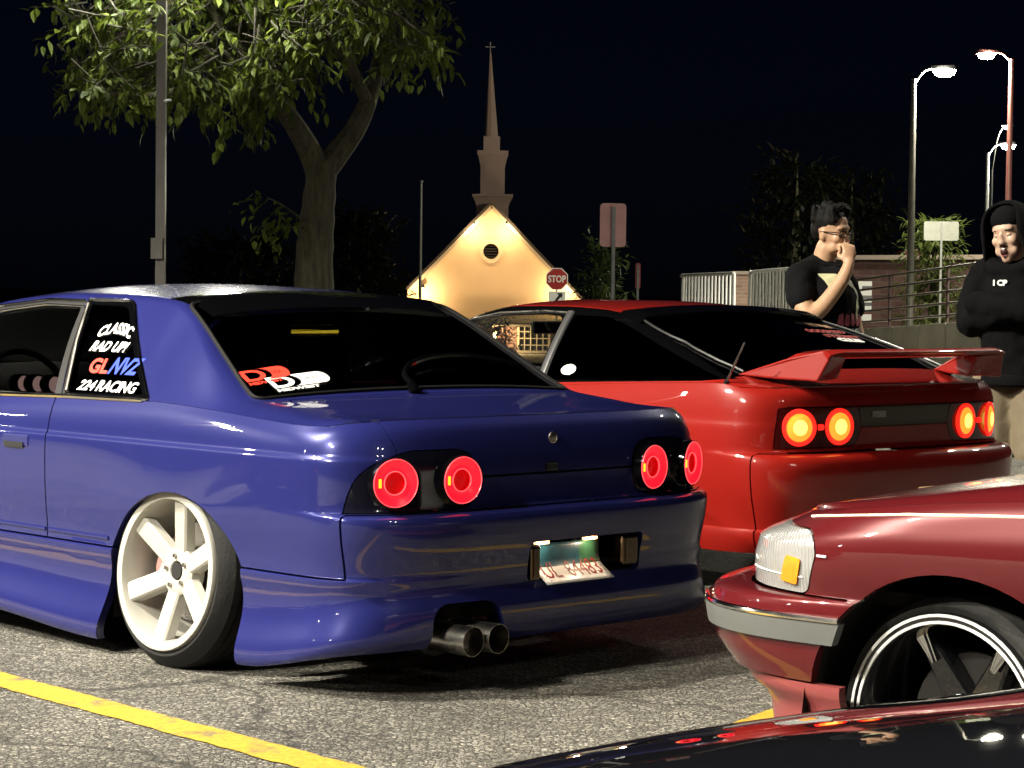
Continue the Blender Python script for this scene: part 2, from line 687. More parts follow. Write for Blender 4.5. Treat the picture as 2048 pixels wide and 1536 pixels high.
# ---------------------------------------------------------------- lamps that light the lot
def lamp_post(name, base, top_z, heads, watts, label, group=None, pole_mat=None, w=.10, light=(1, .93, .78), armz=.15, radius=.14, cat='street lamp', square=True, arm_r=.03, droop=.05, cutoff=0):
    """post with arms; heads: list of (dx, dy) from the post to each lamp head"""
    base = Vector(base)
    pm = pole_mat or M['pole']
    r = empty(name, base)
    H_ = top_z - base.z
    if square:
        post = mobj('post', join(box(0, 0, H_ / 2, w, w, H_), box(0, 0, .2, w * 1.5, w * 1.5, .4)), pm, r, smooth=False)
    else:
        post = mobj('post', tube([(0, 0, 0), (0, 0, H_ * .5), (0, 0, H_)], [w * .62, w * .52, w * .38], 14), pm, r)
    for dx, dy in heads:
        d = Vector((dx, dy, 0))
        L_ = d.length
        un = d.normalized()
        path = [Vector((0, 0, H_ - .12)), un * L_ * .35 + Vector((0, 0, H_ + armz * .7)), un * L_ * .8 + Vector((0, 0, H_ + armz))]
        mobj('arm', tube(spline(path, 5), arm_r, 8), pm, r)
        M4 = Matrix.Translation(un * L_ + Vector((0, 0, H_ + armz))) @ Matrix.Rotation(math.atan2(dy, dx), 4, 'Z')
        hd = mobj('lamp_head', xf(join(([(-.30, -.09, -.03), (-.30, .09, -.03), (.30, .16, -.06), (.30, -.16, -.06), (-.28, -.06, .05), (-.28, .06, .05), (.24, .10, .07), (.24, -.10, .07)],
                  [(0, 1, 2, 3), (4, 7, 6, 5), (0, 4, 5, 1), (1, 5, 6, 2), (2, 6, 7, 3), (3, 7, 4, 0)])), M4), pm, r, smooth=False)
        bevel(hd, .02, 2)
        n = 14
        bowl = [(a, b, -.05 - .17 * c) for a, b, c in [(.26 * s * math.cos(2 * PI * k / n) + .03, .17 * s * math.sin(2 * PI * k / n), math.sqrt(max(0, 1 - s * s))) for s in (1, .8, .5) for k in range(n)]]
        bf = [(i * n + k, i * n + (k + 1) % n, (i + 1) * n + (k + 1) % n, (i + 1) * n + k) for i in range(2) for k in range(n)] + [tuple(2 * n + k for k in range(n))]
        mobj('lamp_lens', xf((bowl, bf), M4), M['lamp_glass'], hd)
        if watts:
            ld = bpy.data.lights.new('lamp', 'SPOT' if cutoff else 'POINT')
            if cutoff:      # full cut-off fixture: light only falls downwards
                ld.spot_size = math.radians(cutoff); ld.spot_blend = .35
            ld.energy = watts
            ld.color = light
            ld.shadow_soft_size = radius
            lo = bpy.data.objects.new('lamp', ld)
            lo.location = M4 @ Vector((.05, 0, -.34))
            link(lo, r)
    tag(r, label, cat, group)
    return r


GL = 'lamp posts round the parking lot'
# outside the picture: the two lot lamps whose light falls on the cars (left of the cars, and behind the camera)
def lot(x, y, h, w, lb, hx=1.2, hy=0.0, cut=132):
    lamp_post('lot_lamp', (x, y, 0), h, [(hx, hy), (-hx, -hy)], w, lb, GL, cutoff=cut)


lot(-10.5, 4.9, 11.0, 13500, 'tall lot lamp post out of frame beyond the blue car door')
lot(-11.5, -4.2, 11.0, 13500, 'tall lot lamp post out of frame to the left behind the viewer', 0, 1.2)
lot(13.0, -9.0, 11.0, 800, 'tall lot lamp post out of frame to the right behind the viewer')
lot(-27, 12, 10.5, 5000, 'far lot lamp post well left of the frame, second in its row', cut=152)
lot(-34, 1, 10.5, 5000, 'far lot lamp post well left of the frame, level with the viewer', cut=152)
lot(-45, 20, 10.5, 5000, 'farthest lot lamp post left of the frame', cut=152)
lot(-30, -16, 10.5, 5000, 'far lot lamp post behind the viewer to the left', cut=152)
lot(11.0, 19.0, 10.0, 3800, 'lot lamp post out of frame right beyond the hooded man', cut=118)
lot(16.0, 36.0, 10.0, 20000, 'lot lamp post out of frame right before the concrete wall', cut=130)
# ---------------------------------------------------------------- car building kit
# every car is built in its own frame: x forward from the tail, y to its left, z up
def car_root(name, heading, X0, Y0):
    return empty(name, (X0, Y0, 0), PI / 2 + heading)


def lower_shell(levels, Wf, xr, xfz, Lr, Lf, nr, nf, zmap, t=.03, side_step=.05, nrear=30, nfront=22):
    """body wall as a stack of plan outlines, given a thickness"""
    outer, inner = [], []
    for z in levels:
        half = []
        r0, f0 = xr(z), xfz(z)
        for k in range(nrear):
            ph = PI / 2 * k / (nrear - 1)
            yy = math.sin(ph) ** (2 / nr) if ph > 0 else 0
            xx = r0 + Lr * (1 - max(0, math.cos(ph)) ** (2 / nr))
            half.append((xx, yy * Wf(xx, z)))
        a, b = r0 + Lr, f0 - Lf
        ns = int((xfz(levels[len(levels) // 2]) - Lf - Lr) / side_step)
        for k in range(1, ns):
            xx = a + (b - a) * k / ns
            half.append((xx, Wf(xx, z)))
        for k in range(nfront):
            ph = PI / 2 * (1 - k / (nfront - 1))
            yy = math.sin(ph) ** (2 / nf) if k < nfront - 1 else 0
            xx = f0 - Lf * (1 - max(0, math.cos(ph)) ** (2 / nf))
            half.append((xx, yy * Wf(xx, z)))
        ring = half + [(x, -y) for x, y in half[-2:0:-1]]
        n = len(ring)
        O, I = [], []
        for i, (x, y) in enumerate(ring):
            xa, ya = ring[i - 1]
            xb, yb = ring[(i + 1) % n]
            tx, ty = xb - xa, yb - ya
            l = math.hypot(tx, ty) or 1
            nx, ny = -ty / l, tx / l      # pointing outwards for this winding
            zz = zmap(x, abs(y), z)
            O.append((x, y, zz))
            I.append((x - nx * t, y - ny * t, zz))
        outer.append(O)
        inner.append(I)
    n, m_ = len(outer[0]), len(levels)
    V = [p for r in outer for p in r] + [p for r in inner for p in r]
    F = []
    k0 = n * m_
    for j in range(m_ - 1):
        for i in range(n):
            a, b = j * n + i, j * n + (i + 1) % n
            F.append((a, a + n, b + n, b))
            F.append((k0 + a, k0 + b, k0 + b + n, k0 + a + n))
    for i in range(n):
        i2 = (i + 1) % n
        F.append((i, i2, k0 + i2, k0 + i))
        a, b = (m_ - 1) * n + i, (m_ - 1) * n + i2
        F.append((a, k0 + a, k0 + b, b))
    return V, F


def upper_shell(xs, belt, ye, ze, zc, xshift=None, t=.02, fr=.05, bulge=.012, ns=9, nc=6, ntp=12, crown=2.3):
    """deck, pillars, roof and bonnet as one skin from belt to belt, given a thickness"""
    rows = []
    for x in xs:
        yb, zb, xb = belt(x)
        Y, Z, C = ye(x), ze(x), zc(x)
        Y = min(Y, yb - .01)
        side = Vector((Y - yb, Z - zb))
        L_ = side.length
        f = min(fr, L_ * .45)
        pts = []
        a1 = 1 - f / L_

        def top(y):
            return Z + (C - Z) * (1 - (abs(y) / Y) ** crown)
        for k in range(ns):
            a = a1 * k / (ns - 1)
            bl = bulge * math.sin(PI * a) * min(1, L_ / .3)
            nrm = Vector((-side.y, side.x)).normalized()
            if nrm.x < 0: nrm = -nrm
            pts.append((yb + side.x * a + nrm.x * bl, zb + side.y * a + nrm.y * bl))
        A = Vector(pts[-1]); E_ = Vector((Y, Z)); Bp = Vector((Y - f, top(Y - f)))
        for k in range(1, nc + 1):
            s = k / nc
            w = A * (1 - s) ** 2 + E_ * 2 * s * (1 - s) + Bp * s * s
            pts.append((w.x, w.y))
        for k in range(1, ntp + 1):
            y = (Y - f) * (1 - k / ntp)
            pts.append((y, top(y)))
        row = []
        full = pts + [(-y, z) for y, z in pts[-2::-1]]
        for y, z in full:
            sx = xshift(x, abs(y)) if xshift else 0
            row.append(Vector((x + sx, y, z)))
        rows.append(row)
    n, m_ = len(rows[0]), len(rows)
    V = [p for r in rows for p in r]
    inn = []
    for j in range(m_):
        for i in range(n):
            du = rows[j][min(i + 1, n - 1)] - rows[j][max(i - 1, 0)]
            dv = rows[min(j + 1, m_ - 1)][i] - rows[max(j - 1, 0)][i]
            nn = du.cross(dv)
            nn = nn.normalized() if nn.length > 1e-9 else Vector((0, 0, 1))
            if nn.dot(Vector((0, rows[j][i].y, .4))) < 0: nn = -nn
            inn.append(rows[j][i] - nn * t)
    k0 = len(V)
    V = V + inn
    F = []
    for j in range(m_ - 1):
        for i in range(n - 1):
            a, b, c, d = j * n + i, j * n + i + 1, (j + 1) * n + i + 1, (j + 1) * n + i
            F.append((a, b, c, d)[::-1])
            F.append((k0 + a, k0 + b, k0 + c, k0 + d))
    for j in range(m_ - 1):
        a, d = j * n, (j + 1) * n
        F.append((a, d, k0 + d, k0 + a)[::-1])
        a, d = j * n + n - 1, (j + 1) * n + n - 1
        F.append((a, k0 + a, k0 + d, d)[::-1])
    for i in range(n - 1):
        F.append((i, k0 + i, k0 + i + 1, i + 1)[::-1])
        a = (m_ - 1) * n + i
        F.append((a, a + 1, k0 + a + 1, k0 + a)[::-1])
    # make the winding outward
    me = tmpmesh((V, F))
    bm = bmesh.new(); bm.from_mesh(me)
    bmesh.ops.recalc_face_normals(bm, faces=bm.faces)
    bm.to_mesh(me); bm.free()
    return [tuple(v.co) for v in me.vertices], [tuple(p.vertices) for p in me.polygons]


def bvh_of(vf):
    return BVHTree.FromPolygons([tuple(map(float, v)) for v in vf[0]], vf[1])


def drape(bvh, pts, axis, sign=1, off=0.0):
    """lay 2D outline points on a body skin, looking along an axis"""
    out = []
    for a, b in pts:
        if axis == 'y': o, d = Vector((a, 3 * sign, b)), Vector((0, -sign, 0))
        elif axis == 'x': o, d = Vector((3 * sign if sign > 0 else -3, a, b)), Vector((-sign, 0, 0))
        else: o, d = Vector((a, b, 3)), Vector((0, 0, -1))
        hit, nrm, i, dist = bvh.ray_cast(o, d)
        if hit is None: continue
        if nrm.dot(d) > 0: nrm = -nrm
        out.append(hit + nrm * off)
    return out


def dens(poly, step=.03, closed=True):
    out = []
    n = len(poly)
    for i in range(n if closed else n - 1):
        a, b = Vector(poly[i]), Vector(poly[(i + 1) % n])
        k = max(1, int((b - a).length / step))
        out += [tuple(a + (b - a) * j / k) for j in range(k)]
    if not closed: out.append(tuple(poly[-1]))
    return out


def ring_tube(path, r, n=6, sq=None):
    """closed tube"""
    P = list(path) + [path[0], path[1]]
    v, f = tube(P, r, n, cap=False, sq=sq)
    return v, f


def grow(poly, d):
    """push an outline outwards by d"""
    A = sum(poly[i][0] * poly[(i + 1) % len(poly)][1] - poly[(i + 1) % len(poly)][0] * poly[i][1] for i in range(len(poly)))
    s = 1 if A > 0 else -1
    n = len(poly)
    out = []
    for i in range(n):
        p0, p, p1 = Vector(poly[i - 1]), Vector(poly[i]), Vector(poly[(i + 1) % n])
        e0, e1 = (p - p0), (p1 - p)
        if e0.length < 1e-7 or e1.length < 1e-7:
            out.append(tuple(p)); continue
        n0, n1 = Vector((e0.y, -e0.x)).normalized() * s, Vector((e1.y, -e1.x)).normalized() * s
        b = (n0 + n1)
        k = max(.35, (1 + n0.dot(n1)) / 2)
        out.append(tuple(p + b * .5 * d / k))
    return out


def panel(vf, keep=None, cuts=(), name='panel', mat=None, parent=None, sharp=28, mirror=False):
    """one body panel: the part of a skin inside `keep`, less the `cuts`"""
    ops = []
    if keep is not None: ops.append((keep[0], keep[1], 'INTERSECT'))
    for c in cuts: ops.append((c[0], c[1], 'DIFFERENCE'))
    me = boolean(tmpmesh(vf), ops)
    o = meobj(name, me, mat, parent, sharp=sharp)
    if mirror:
        o2 = meobj(name, mirror_mesh(me), mat, parent, sharp=sharp)
        return o, o2
    return o


def half_liner(parent, r, y0, y1, loc):
    V, F = [], []
    for k in range(21):
        a = PI * (k / 20) * 1.1 - .05 * PI
        for y in (y0, y1): V.append((r * math.cos(a), y, r * math.sin(a)))
    F = [(2 * k, 2 * k + 1, 2 * k + 3, 2 * k + 2) for k in range(20)]
    return mobj('wheel_liner', (V, F), M['dark'], parent, loc=loc)


def spoke_mesh(r0, r1, w0, w1, y0, y1, th=.035, ch=.006, bow=0.0, n=6):
    """one spoke along +z from the hub to the rim, face towards +y"""
    V, F = [], []
    for i in range(n):
        s = i / (n - 1)
        r = r0 + (r1 - r0) * s
        w = (w0 + (w1 - w0) * s) / 2
        y = y0 + (y1 - y0) * s + bow * (s * (1 - s)) * 4
        for a, b in ((-w * 1.15, -th), (-w, -ch), (-w + ch, 0), (w - ch, 0), (w, -ch), (w * 1.15, -th)):
            V.append((a, y + b, r))
    for i in range(n - 1):
        for k in range(6):
            a, b = i * 6 + k, i * 6 + (k + 1) % 6
            F.append((a, b, b + 6, a + 6))
    F.append(tuple(range(6))[::-1]); F.append(tuple((n - 1) * 6 + k for k in range(6)))
    return V, F


def rotY(vf, a):
    return xf(vf, Matrix.Rotation(a, 4, 'Y'))


def make_wheel(parent, R, rr, wid, rim_mat, spoke_mat, nsp=6, hub=.078, spw=(.052, .05), dish=-.045, rim_y=-.018, phase=0.0, ring_mat=None, stretched=True, caliper_mat=None, disc_mat=None, tyre_mat=None):
    """alloy wheel: rim (the part) carrying tyre, spokes, hub and brake disc; axis +y outwards"""
    rim = mobj('wheel', lathe([(rr + .006, -.02), (rr + .008, -.002), (rr + .004, .005), (rr - .004, .0065), (rr - .019, .004), (rr - .0225, -.004), (rr - .025, -.018), (rr - .032, -.045), (rr - .034, -.12), (rr - .03, -wid), (rr + .004, -wid - .006), (rr + .004, -wid + .01), (rr - .02, -.10), (rr - .008, -.03)], 56, closed=True), rim_mat, parent, sharp=40)
    i_ = .034 if stretched else .012
    gr = []
    for c in np.linspace(-.075, -wid + .055, 4):
        gr += [(R, c + .006), (R - .007, c + .004), (R - .007, c - .004), (R, c - .006)]
    tp = [(rr + .002, -.016), (rr + .012, -.006), (rr + .022, -.005 if stretched else .004), (rr + (R - rr) * .55, -i_ * .45), (R - .016, -i_ * .85), (R - .004, -i_ - .012)] + gr + \
         [(R - .004, -wid + i_ + .0), (R - .016, -wid + i_ * .7), (rr + .02, -wid - .004), (rr + .002, -wid + .01)]
    mobj('tyre', lathe(tp, 64, closed=True), tyre_mat or M['rubber'], rim, sharp=25)
    for k in range(nsp):
        a = phase + 2 * PI * k / nsp
        mobj('spoke', rotY(spoke_mesh(hub - .012, rr - .014, spw[0], spw[1], dish, rim_y), a), spoke_mat, rim, sharp=30)
    mobj('hub', lathe([(.001, dish - .05), (.024, dish - .05), (.028, dish - .006), (.034, dish + .001), (hub - .012, dish + .002), (hub, dish - .006), (hub + .006, dish - .05)], 32), spoke_mat, rim, sharp=40)
    for k in range(5):
        a = phase + .3 + 2 * PI * k / 5
        mobj('lug_nut', rotY(tube([(0, dish - .012, .050), (0, dish + .010, .050)], [.0085, .0075], 6), a), M['steel'], rim, smooth=False)
    mobj('hub_bore', tube([(0, dish + .0005, 0), (0, dish - .045, 0)], .027, 18), M['dark'], rim)
    mobj('brake_disc', lathe([(.001, -.115), (.13, -.115), (.158, -.112), (.158, -.135), (.13, -.138), (.001, -.138)], 40), disc_mat or M['steel'], rim)
    if caliper_mat:
        ca = []
        for y in (-.095, -.15):
            for r, aa in [(.105, -.5), (.105, 0), (.105, .5), (.175, .42), (.18, 0), (.175, -.42)]:
                ca.append((r * math.cos(aa), y, r * math.sin(aa)))
        mobj('caliper', (ca, [(0, 1, 2, 3, 4, 5), (11, 10, 9, 8, 7, 6)] + [(i, i + 6, (i + 1) % 6 + 6, (i + 1) % 6) for i in range(6)]), caliper_mat, rim, smooth=False)
    if ring_mat:
        for r_, y_ in ((rr + .001, .0085), (rr - .014, .0075)):
            mobj('rim_stripe', lathe([(r_ + .0032, y_ - .006), (r_ + .0032, y_), (r_ - .0032, y_), (r_ - .0032, y_ - .006)], 64, closed=True), ring_mat, rim)
    return rim


M['lamp_pink'] = emat('tail_lamp_pink_rim', (1.0, .075, .085), 1.3)


def ring_lamp(parent, centre, r, mats, depth=.02, name='tail_lamp', inner=.45, face=(-1, 0, 0), yaw=0.0):
    """round tail lamp: glowing ring (part) with a dark recessed centre and bezel"""
    ring = mobj(name, lathe([(r, 0), (r * .97, .006), (r * .86, .004), (r * .62, -.004), (r * inner * 1.08, -.002), (r * inner, -.005)], 40, axis='x'), mats[0], parent)
    mobj('lamp_rim', lathe([(r * inner * 1.12, -.001), (r * inner * 1.06, .0035), (r * inner, -.001)], 32, axis='x'), M['lamp_pink'], ring)
    mobj('lamp_rim', lathe([(r * 1.0, .0), (r * .975, .0085), (r * .945, .005)], 40, axis='x'), M['lamp_pink'], ring)
    mobj('lamp_core', lathe([(r * inner, -.003), (r * inner * .98, -depth), (r * inner * .6, -depth * .9), (.0005, -depth * .8)], 32, axis='x'), mats[1], ring)
    mobj('bezel', lathe([(r * 1.03, -.04), (r * 1.04, -.002), (r * 1.02, .006), (r * .99, .005)], 40, axis='x'), mats[2], ring)
    ring.location = centre
    ring.rotation_euler = (0, 0, PI + yaw)
    return ring
# ================================================================ the blue coupe
def build_blue():
    car = car_root('blue_coupe', .7805, .188, 7.062)
    tag(car, 'lowered dark blue coupe with cream wheel and four round red tail lamps', 'car')
    prof = pchip([.05, .07, .10, .14, .18, .22, .26, .30, .335, .352, .362, .40, .47, .55, .64, .705, .713, .722, .74, .76, .79, .828],
                 [.862, .873, .872, .862, .850, .841, .838, .842, .850, .851, .842, .842, .848, .853, .854, .852, .850, .843, .840, .836, .827, .810])
    tap = pchip([0, .6, 1.4, 2.6, 3.4, 4.6], [.985, 1, 1, 1, .99, .93])
    xr = pchip([.05, .10, .2, .3, .36, .45, .52, .541, .548, .5545, .56, .70, .76, .80, .828],
               [.03, .005, -.002, .014, .012, -.006, -.012, -.006, .012, .046, .050, .058, .070, .088, .112])
    xfz = pchip([.05, .3, .5, .66, .828], [4.46, 4.50, 4.50, 4.44, 4.30])
    belt_z = pchip([.1, .14, .20, .30, .5, .8, 1.1, 1.6, 2.0, 2.8, 3.3, 4.0, 4.5], [.829, .828, .822, .806, .815, .835, .846, .838, .826, .806, .79, .74, .66])
    zbot = pchip([0, .1, .57, 1.0, 1.35, 2.0, 3.0, 4.6], [.148, .140, .062, .06, .05, .085, .10, .10])
    Lr, nr = .42, 4.3

    def Wf(x, z):
        fl = .012 * math.exp(-((x - .95) / .33) ** 2) * max(0, 1 - abs(z - .5) / .2)
        return prof(z) * tap(x) + fl

    def zmap(x, y, z):
        if z <= .36:
            b = zbot(x)
            return b + (z - .05) / .31 * (.36 - b)
        if z >= .73:
            return .73 + (z - .73) / .098 * (belt_z(x) - .73)
        return z
    levels = [.05, .062, .08, .10, .12, .14, .16, .18, .20, .22, .24, .26, .28, .30, .32, .335, .345, .352, .358, .364, .38, .40, .43, .46, .49, .52, .532, .541, .5445, .548, .551, .5545, .56, .58, .61, .64, .67, .69, .705, .711, .716, .722, .73, .745, .76, .775, .79, .80, .81, .82, .828]
    low = lower_shell(levels, Wf, xr, xfz, Lr, 0.8, nr, 3.2, zmap, t=.03)
    lowb = bvh_of(low)
    # ---- upper skin
    ye = pchip([.14, .3, .5, .6, .75, .92, 1.19, 1.3, 1.6, 2.0, 2.4, 2.6, 3.2, 3.5, 4.3], [.69, .70, .71, .715, .722, .698, .606, .592, .585, .58, .585, .60, .70, .72, .62])
    ze = pchip([.14, .3, .5, .62, .70, .76, .92, 1.19, 1.25, 1.33, 1.6, 1.9, 2.2, 2.4, 2.5, 3.2, 3.3, 3.6, 4.3], [.829, .832, .848, .858, .868, .892, .985, 1.143, 1.166, 1.178, 1.190, 1.190, 1.172, 1.15, 1.12, .85, .825, .80, .69])
    zc = pchip([.14, .3, .5, .60, .66, .72, .92, 1.19, 1.26, 1.33, 1.6, 1.84, 2.2, 2.42, 2.55, 3.15, 3.25, 3.6, 4.3], [.831, .842, .858, .868, .876, .908, 1.02, 1.168, 1.196, 1.208, 1.226, 1.2325, 1.218, 1.19, 1.14, .875, .85, .83, .72])
    Wt = .810

    def bow(y):
        q = min(y / Wt, .97)
        return Lr * (1 - (1 - q ** nr) ** (1 / nr))

    def xsh(x, y): return bow(y) * max(0, 1 - (x - .112) / .58) ** 1.3

    def belt(x):
        xa = x + xsh(x, Wt)
        t = (xa - .112) / Lr
        y = Wt * tap(xa)
        if t < 1: y *= (1 - (1 - max(0, t)) ** nr) ** (1 / nr)
        if xa > 3.6: y *= 1 - .22 * ((xa - 3.6) / .75) ** 2.2
        return y - .002, belt_z(xa) + .001, xa
    xs = list(np.linspace(.113, .60, 17)) + list(np.linspace(.62, 1.40, 34)) + list(np.linspace(1.46, 2.40, 18)) + list(np.linspace(2.45, 3.35, 22)) + list(np.linspace(3.42, 4.28, 14))
    upp = upper_shell(xs, belt, ye, ze, zc, xsh, t=.02, fr=.026)
    upb = bvh_of(upp)
    P = M['blue']
    G = .0035
    arch = circle2(.935, .175, .392, 56)
    archF = circle2(3.587, .19, .38, 56)
    hous = rounded([(.352, .5565), (.875, .5565), (.872, .60), (.842, .665), (.805, .715), (.775, .736), (.352, .736)], [.088, 0, .05, .1, .05, .03, .088], 8)
    hous_g = grow(hous, G)
    wrap = rounded([(-1, .5), (.172, .5), (.168, .575), (.148, .66), (.105, .72), (.07, .76), (-1, .76)], [0, 0, .03, .05, .05, 0, 0], 4)

    def wrapped(poly, d=0.0):
        w_ = [(a + d, b) for a, b in wrap]
        me = boolean(tmpmesh(prism(poly, 'x', -1, .45)), [(*prism(w_, 'y', -2, 2), 'INTERSECT')])
        return [tuple(v.co) for v in me.vertices], [tuple(p.vertices) for p in me.polygons]
    hous_r = [(-y, z) for y, z in hous]
    hous_rg = [(-y, z) for y, z in hous_g]
    bootp = [(-.642, .6535), (.642, .6535), (.642, .737), (.668, .835), (.668, .95), (-.668, .95), (-.668, .835), (-.642, .737)]
    px = lambda poly: prism(poly, 'x', -1, .45)
    py = lambda poly, lo=0, hi=2: prism(poly, 'y', lo, hi)
    # ---- rear bumper
    bump = [(-1, -.2), (.586, -.2), (.586, .3565), (.150, .3565), (.150, .549), (-1, .549)]
    recess = rounded([(.175, .318), (-.345, .318), (-.345, .442), (.175, .442)], .02, 4)
    notch = rounded([(.565, .0), (.285, .0), (.27, .17), (.315, .268), (.36, .278), (.53, .278), (.565, .245)], [0, 0, .03, .03, .02, .05, .04], 4)
    rb = panel(low, py(bump, -2, 2), [prism(recess, 'x', -1, .4), prism(notch, 'x', -1, .4)], 'rear_bumper', P, car)
    # plate recess: a dark tray behind the opening
    tray = join(box(.115, -.085, .38, .006, .55, .15), box(.075, -.085, .446, .10, .52, .006), box(.075, -.085, .314, .10, .52, .006), box(.075, .178, .38, .10, .006, .13), box(.075, -.348, .38, .10, .006, .13))
    mobj('plate_recess', tray, M['gloss_black'], rb, smooth=False)
    brz = pmat('bronze_dark_chrome', (.13, .10, .07), .2, metal=1)
    bevel(mobj('plate_bracket', box(.03, .142, .373, .05, .045, .115), brz, rb, smooth=False), .012, 3)
    bevel(mobj('plate_bracket', box(.03, -.295, .385, .05, .075, .10), brz, rb, smooth=False), .012, 3)
    warm = emat('plate_lamp_glow', (1, .55, .25), 3.0)
    for yy in (.09, -.13):
        mobj('plate_lamp', tube([(.035, yy + .03, .432), (.035, yy - .03, .432)], .006, 8), warm, rb)
    for yy in (.09, -.13):
        ld = bpy.data.lights.new('plate_light', 'POINT'); ld.energy = .5; ld.color = (1, .75, .5); ld.shadow_soft_size = .01
        link(bpy.data.objects.new('plate_light', ld), rb).location = (.02, yy, .424)
    # number plate, its lower half bent outwards
    NV, NU = 12, 10
    PV, PF = [], []

    def plate_pt(u, v):      # u 0..1 across to the right, v 0..1 downwards
        x, z = .055, .425
        L_ = .152
        s = v * L_
        a0 = .05
        k = 30
        for i in range(k):
            q = (i + .5) / k * s
            ang = a0 + max(0, min(1, (q - .045) / .05)) * .95
            x -= math.sin(ang) * s / k
            z -= math.cos(ang) * s / k
        return Vector((x, .115 - u * .305, z))
    plate = (.115, -.19)
    for j in range(NV + 1):
        for i in range(NU + 1):
            PV.append(plate_pt(i / NU, j / NV))
    PF = [(j * (NU + 1) + i, (j + 1) * (NU + 1) + i, (j + 1) * (NU + 1) + i + 1, j * (NU + 1) + i + 1) for j in range(NV) for i in range(NU)]
    M['plate_white'] = pmat('plate_white', (.74, .73, .70), .35, var=.06, vscale=30)
    M['plate_sky'] = pmat('plate_band', (.012, .06, .085), .35, var=.5, vscale=25)
    M['plate_green'] = pmat('plate_green', (.02, .07, .035), .35, var=.3, vscale=25)
    po = mobj('number_plate', (PV, PF), [M['plate_white'], M['plate_sky'], M['plate_green']], rb)
    for j in range(NV):
        for i in range(NU):
            po.data.polygons[j * NU + i].material_index = (1 if i < 7 else 2) if j < 6 else 0
    sol = po.modifiers.new('s', 'SOLIDIFY'); sol.thickness = .003; sol.offset = -1
    tm = text_mesh('UL  84483', 1.0, spacing=1.0)
    xs_ = [v.co.x for v in tm.vertices]; ys_ = [v.co.y for v in tm.vertices]
    bm = bmesh.new(); bm.from_mesh(tm)
    bmesh.ops.subdivide_edges(bm, edges=bm.edges, cuts=1)
    bm.to_mesh(tm); bm.free()
    for v in tm.vertices:
        u = .08 + .84 * (v.co.x - min(xs_)) / (max(xs_) - min(xs_)); q = 1 - (v.co.y - min(ys_)) / (max(ys_) - min(ys_))
        p = plate_pt(u, .40 + q * .44)
        p1 = plate_pt(u, .40 + q * .44 + .01)
        nrm = (p1 - p).cross(Vector((0, -1, 0))).normalized()
        if nrm.x > 0: nrm = -nrm
        v.co = p + nrm * .0012
    meobj('plate_number', tm, pmat('plate_red_ink', (.22, .03, .03), .5), po, smooth=False)
    # ---- exhaust
    ex = None
    for i, yy in enumerate((.472, .372)):
        pr_ = [(.0385, -.02), (.044, -.055), (.0452, -.055), (.0455, .02), (.0452, .16), (.042, .20), (.0385, .14), (.038, 0)]
        o = mobj('exhaust_tip', lathe([(r, h) for r, h in pr_], 32, axis='x', closed=True), M['steel'], car)
        o.location = (-.002 - .006 * i, yy, .168)
        o.rotation_euler = (0, 0, .04)
    mobj('exhaust_bridge', box(.09, .422, .168, .15, .06, .075), M['steel'], car)
    mobj('exhaust_box', tube([(.17, .41, .19), (.75, .41, .2)], .1, 16), M['black'], car)
    # ---- tail lamps
    lamp_ring = emat('tail_lamp_red', (1.0, .010, .026), 1.0)
    lamp_core = emat('tail_lamp_core', (.50, .002, .004), .42)
    smoked = pmat('smoked_lens', (.006, .006, .012), .08, coat=.5)
    amber = emat('amber_glint', (1, .5, .02), 1.6)
    for s, hp in ((1, hous), (-1, hous_r)):
        ho = panel(low, wrapped(hp), [], 'tail_lamp_housing', smoked, car)
        for yy, rr, yw in ((.666, .0735, .30), (.4326, .0725, .10)):
            c = drape(lowb, [(yy * s, .645)], 'x', -1, .022)[0]
            rl = ring_lamp(ho, c, rr, (lamp_ring, lamp_core, M['gloss_black']), depth=.014, yaw=yw * -s * 1.0)
            mobj('bulb_glint', box(.000, -.049, 0, .006, .007, .026), amber, rl, smooth=False)  # yellow glint inside the lens, put in as a small glowing block
    # ---- tail panel and boot lid
    panel(low, px([(-.5, .5535), (.5, .5535), (.5, .646), (-.5, .646)]), [wrapped(hous_g, G), wrapped(hous_rg, G)], 'tail_panel', P, car)
    mobj('boot_gap', box(.085, 0, .65, .03, .72, .02), M['dark'], car)
    b1 = boolean(tmpmesh(low), [(*px(bootp), 'INTERSECT'), (*wrapped(hous_g, G), 'DIFFERENCE'), (*wrapped(hous_rg, G), 'DIFFERENCE')])
    deckp = [(-.2, .667), (.30, .658), (.456, .647), (.62, .628), (.655, .60), (.655, -.60), (.62, -.628), (.456, -.647), (.30, -.658), (-.2, -.667)]
    b2 = boolean(tmpmesh(upp), [(*prism(deckp, 'z', .5, 1.0), 'INTERSECT')])
    bm = bmesh.new(); bm.from_mesh(b1); bm.from_mesh(b2)
    bm.to_mesh(b1); bm.free()
    boot = meobj('boot_lid', b1, P, car, sharp=24)
    c = drape(lowb, [(.012, .757)], 'x', -1, .003)[0]
    em = mobj('emblem', lathe([(.019, -.003), (.019, .001), (.015, .002), (.014, 0), (.001, .001)], 24, axis='x'), M['steel'], boot)
    em.location = c; em.rotation_euler = (0, 0, PI)
    lk = mobj('boot_lock', join(box(0, 0, 0, .014, .055, .022), box(-.006, 0, .012, .012, .045, .006)), M['gloss_black'], boot, smooth=False)
    lk.location = drape(lowb, [(.03, .667)], 'x', -1, .0)[0]; bevel(lk, .004)
    mobj('boot_lock_glint', tube([(.054, .05, .676), (.053, .015, .677)], .0025, 6), M['chrome'], boot)
    # ---- quarter panels
    q = [(.1565, .3625), (1.663, .3625), (1.663, .91), (-1, .91), (-1, .5525), (.1565, .5525)]
    bootg = grow(bootp, G)
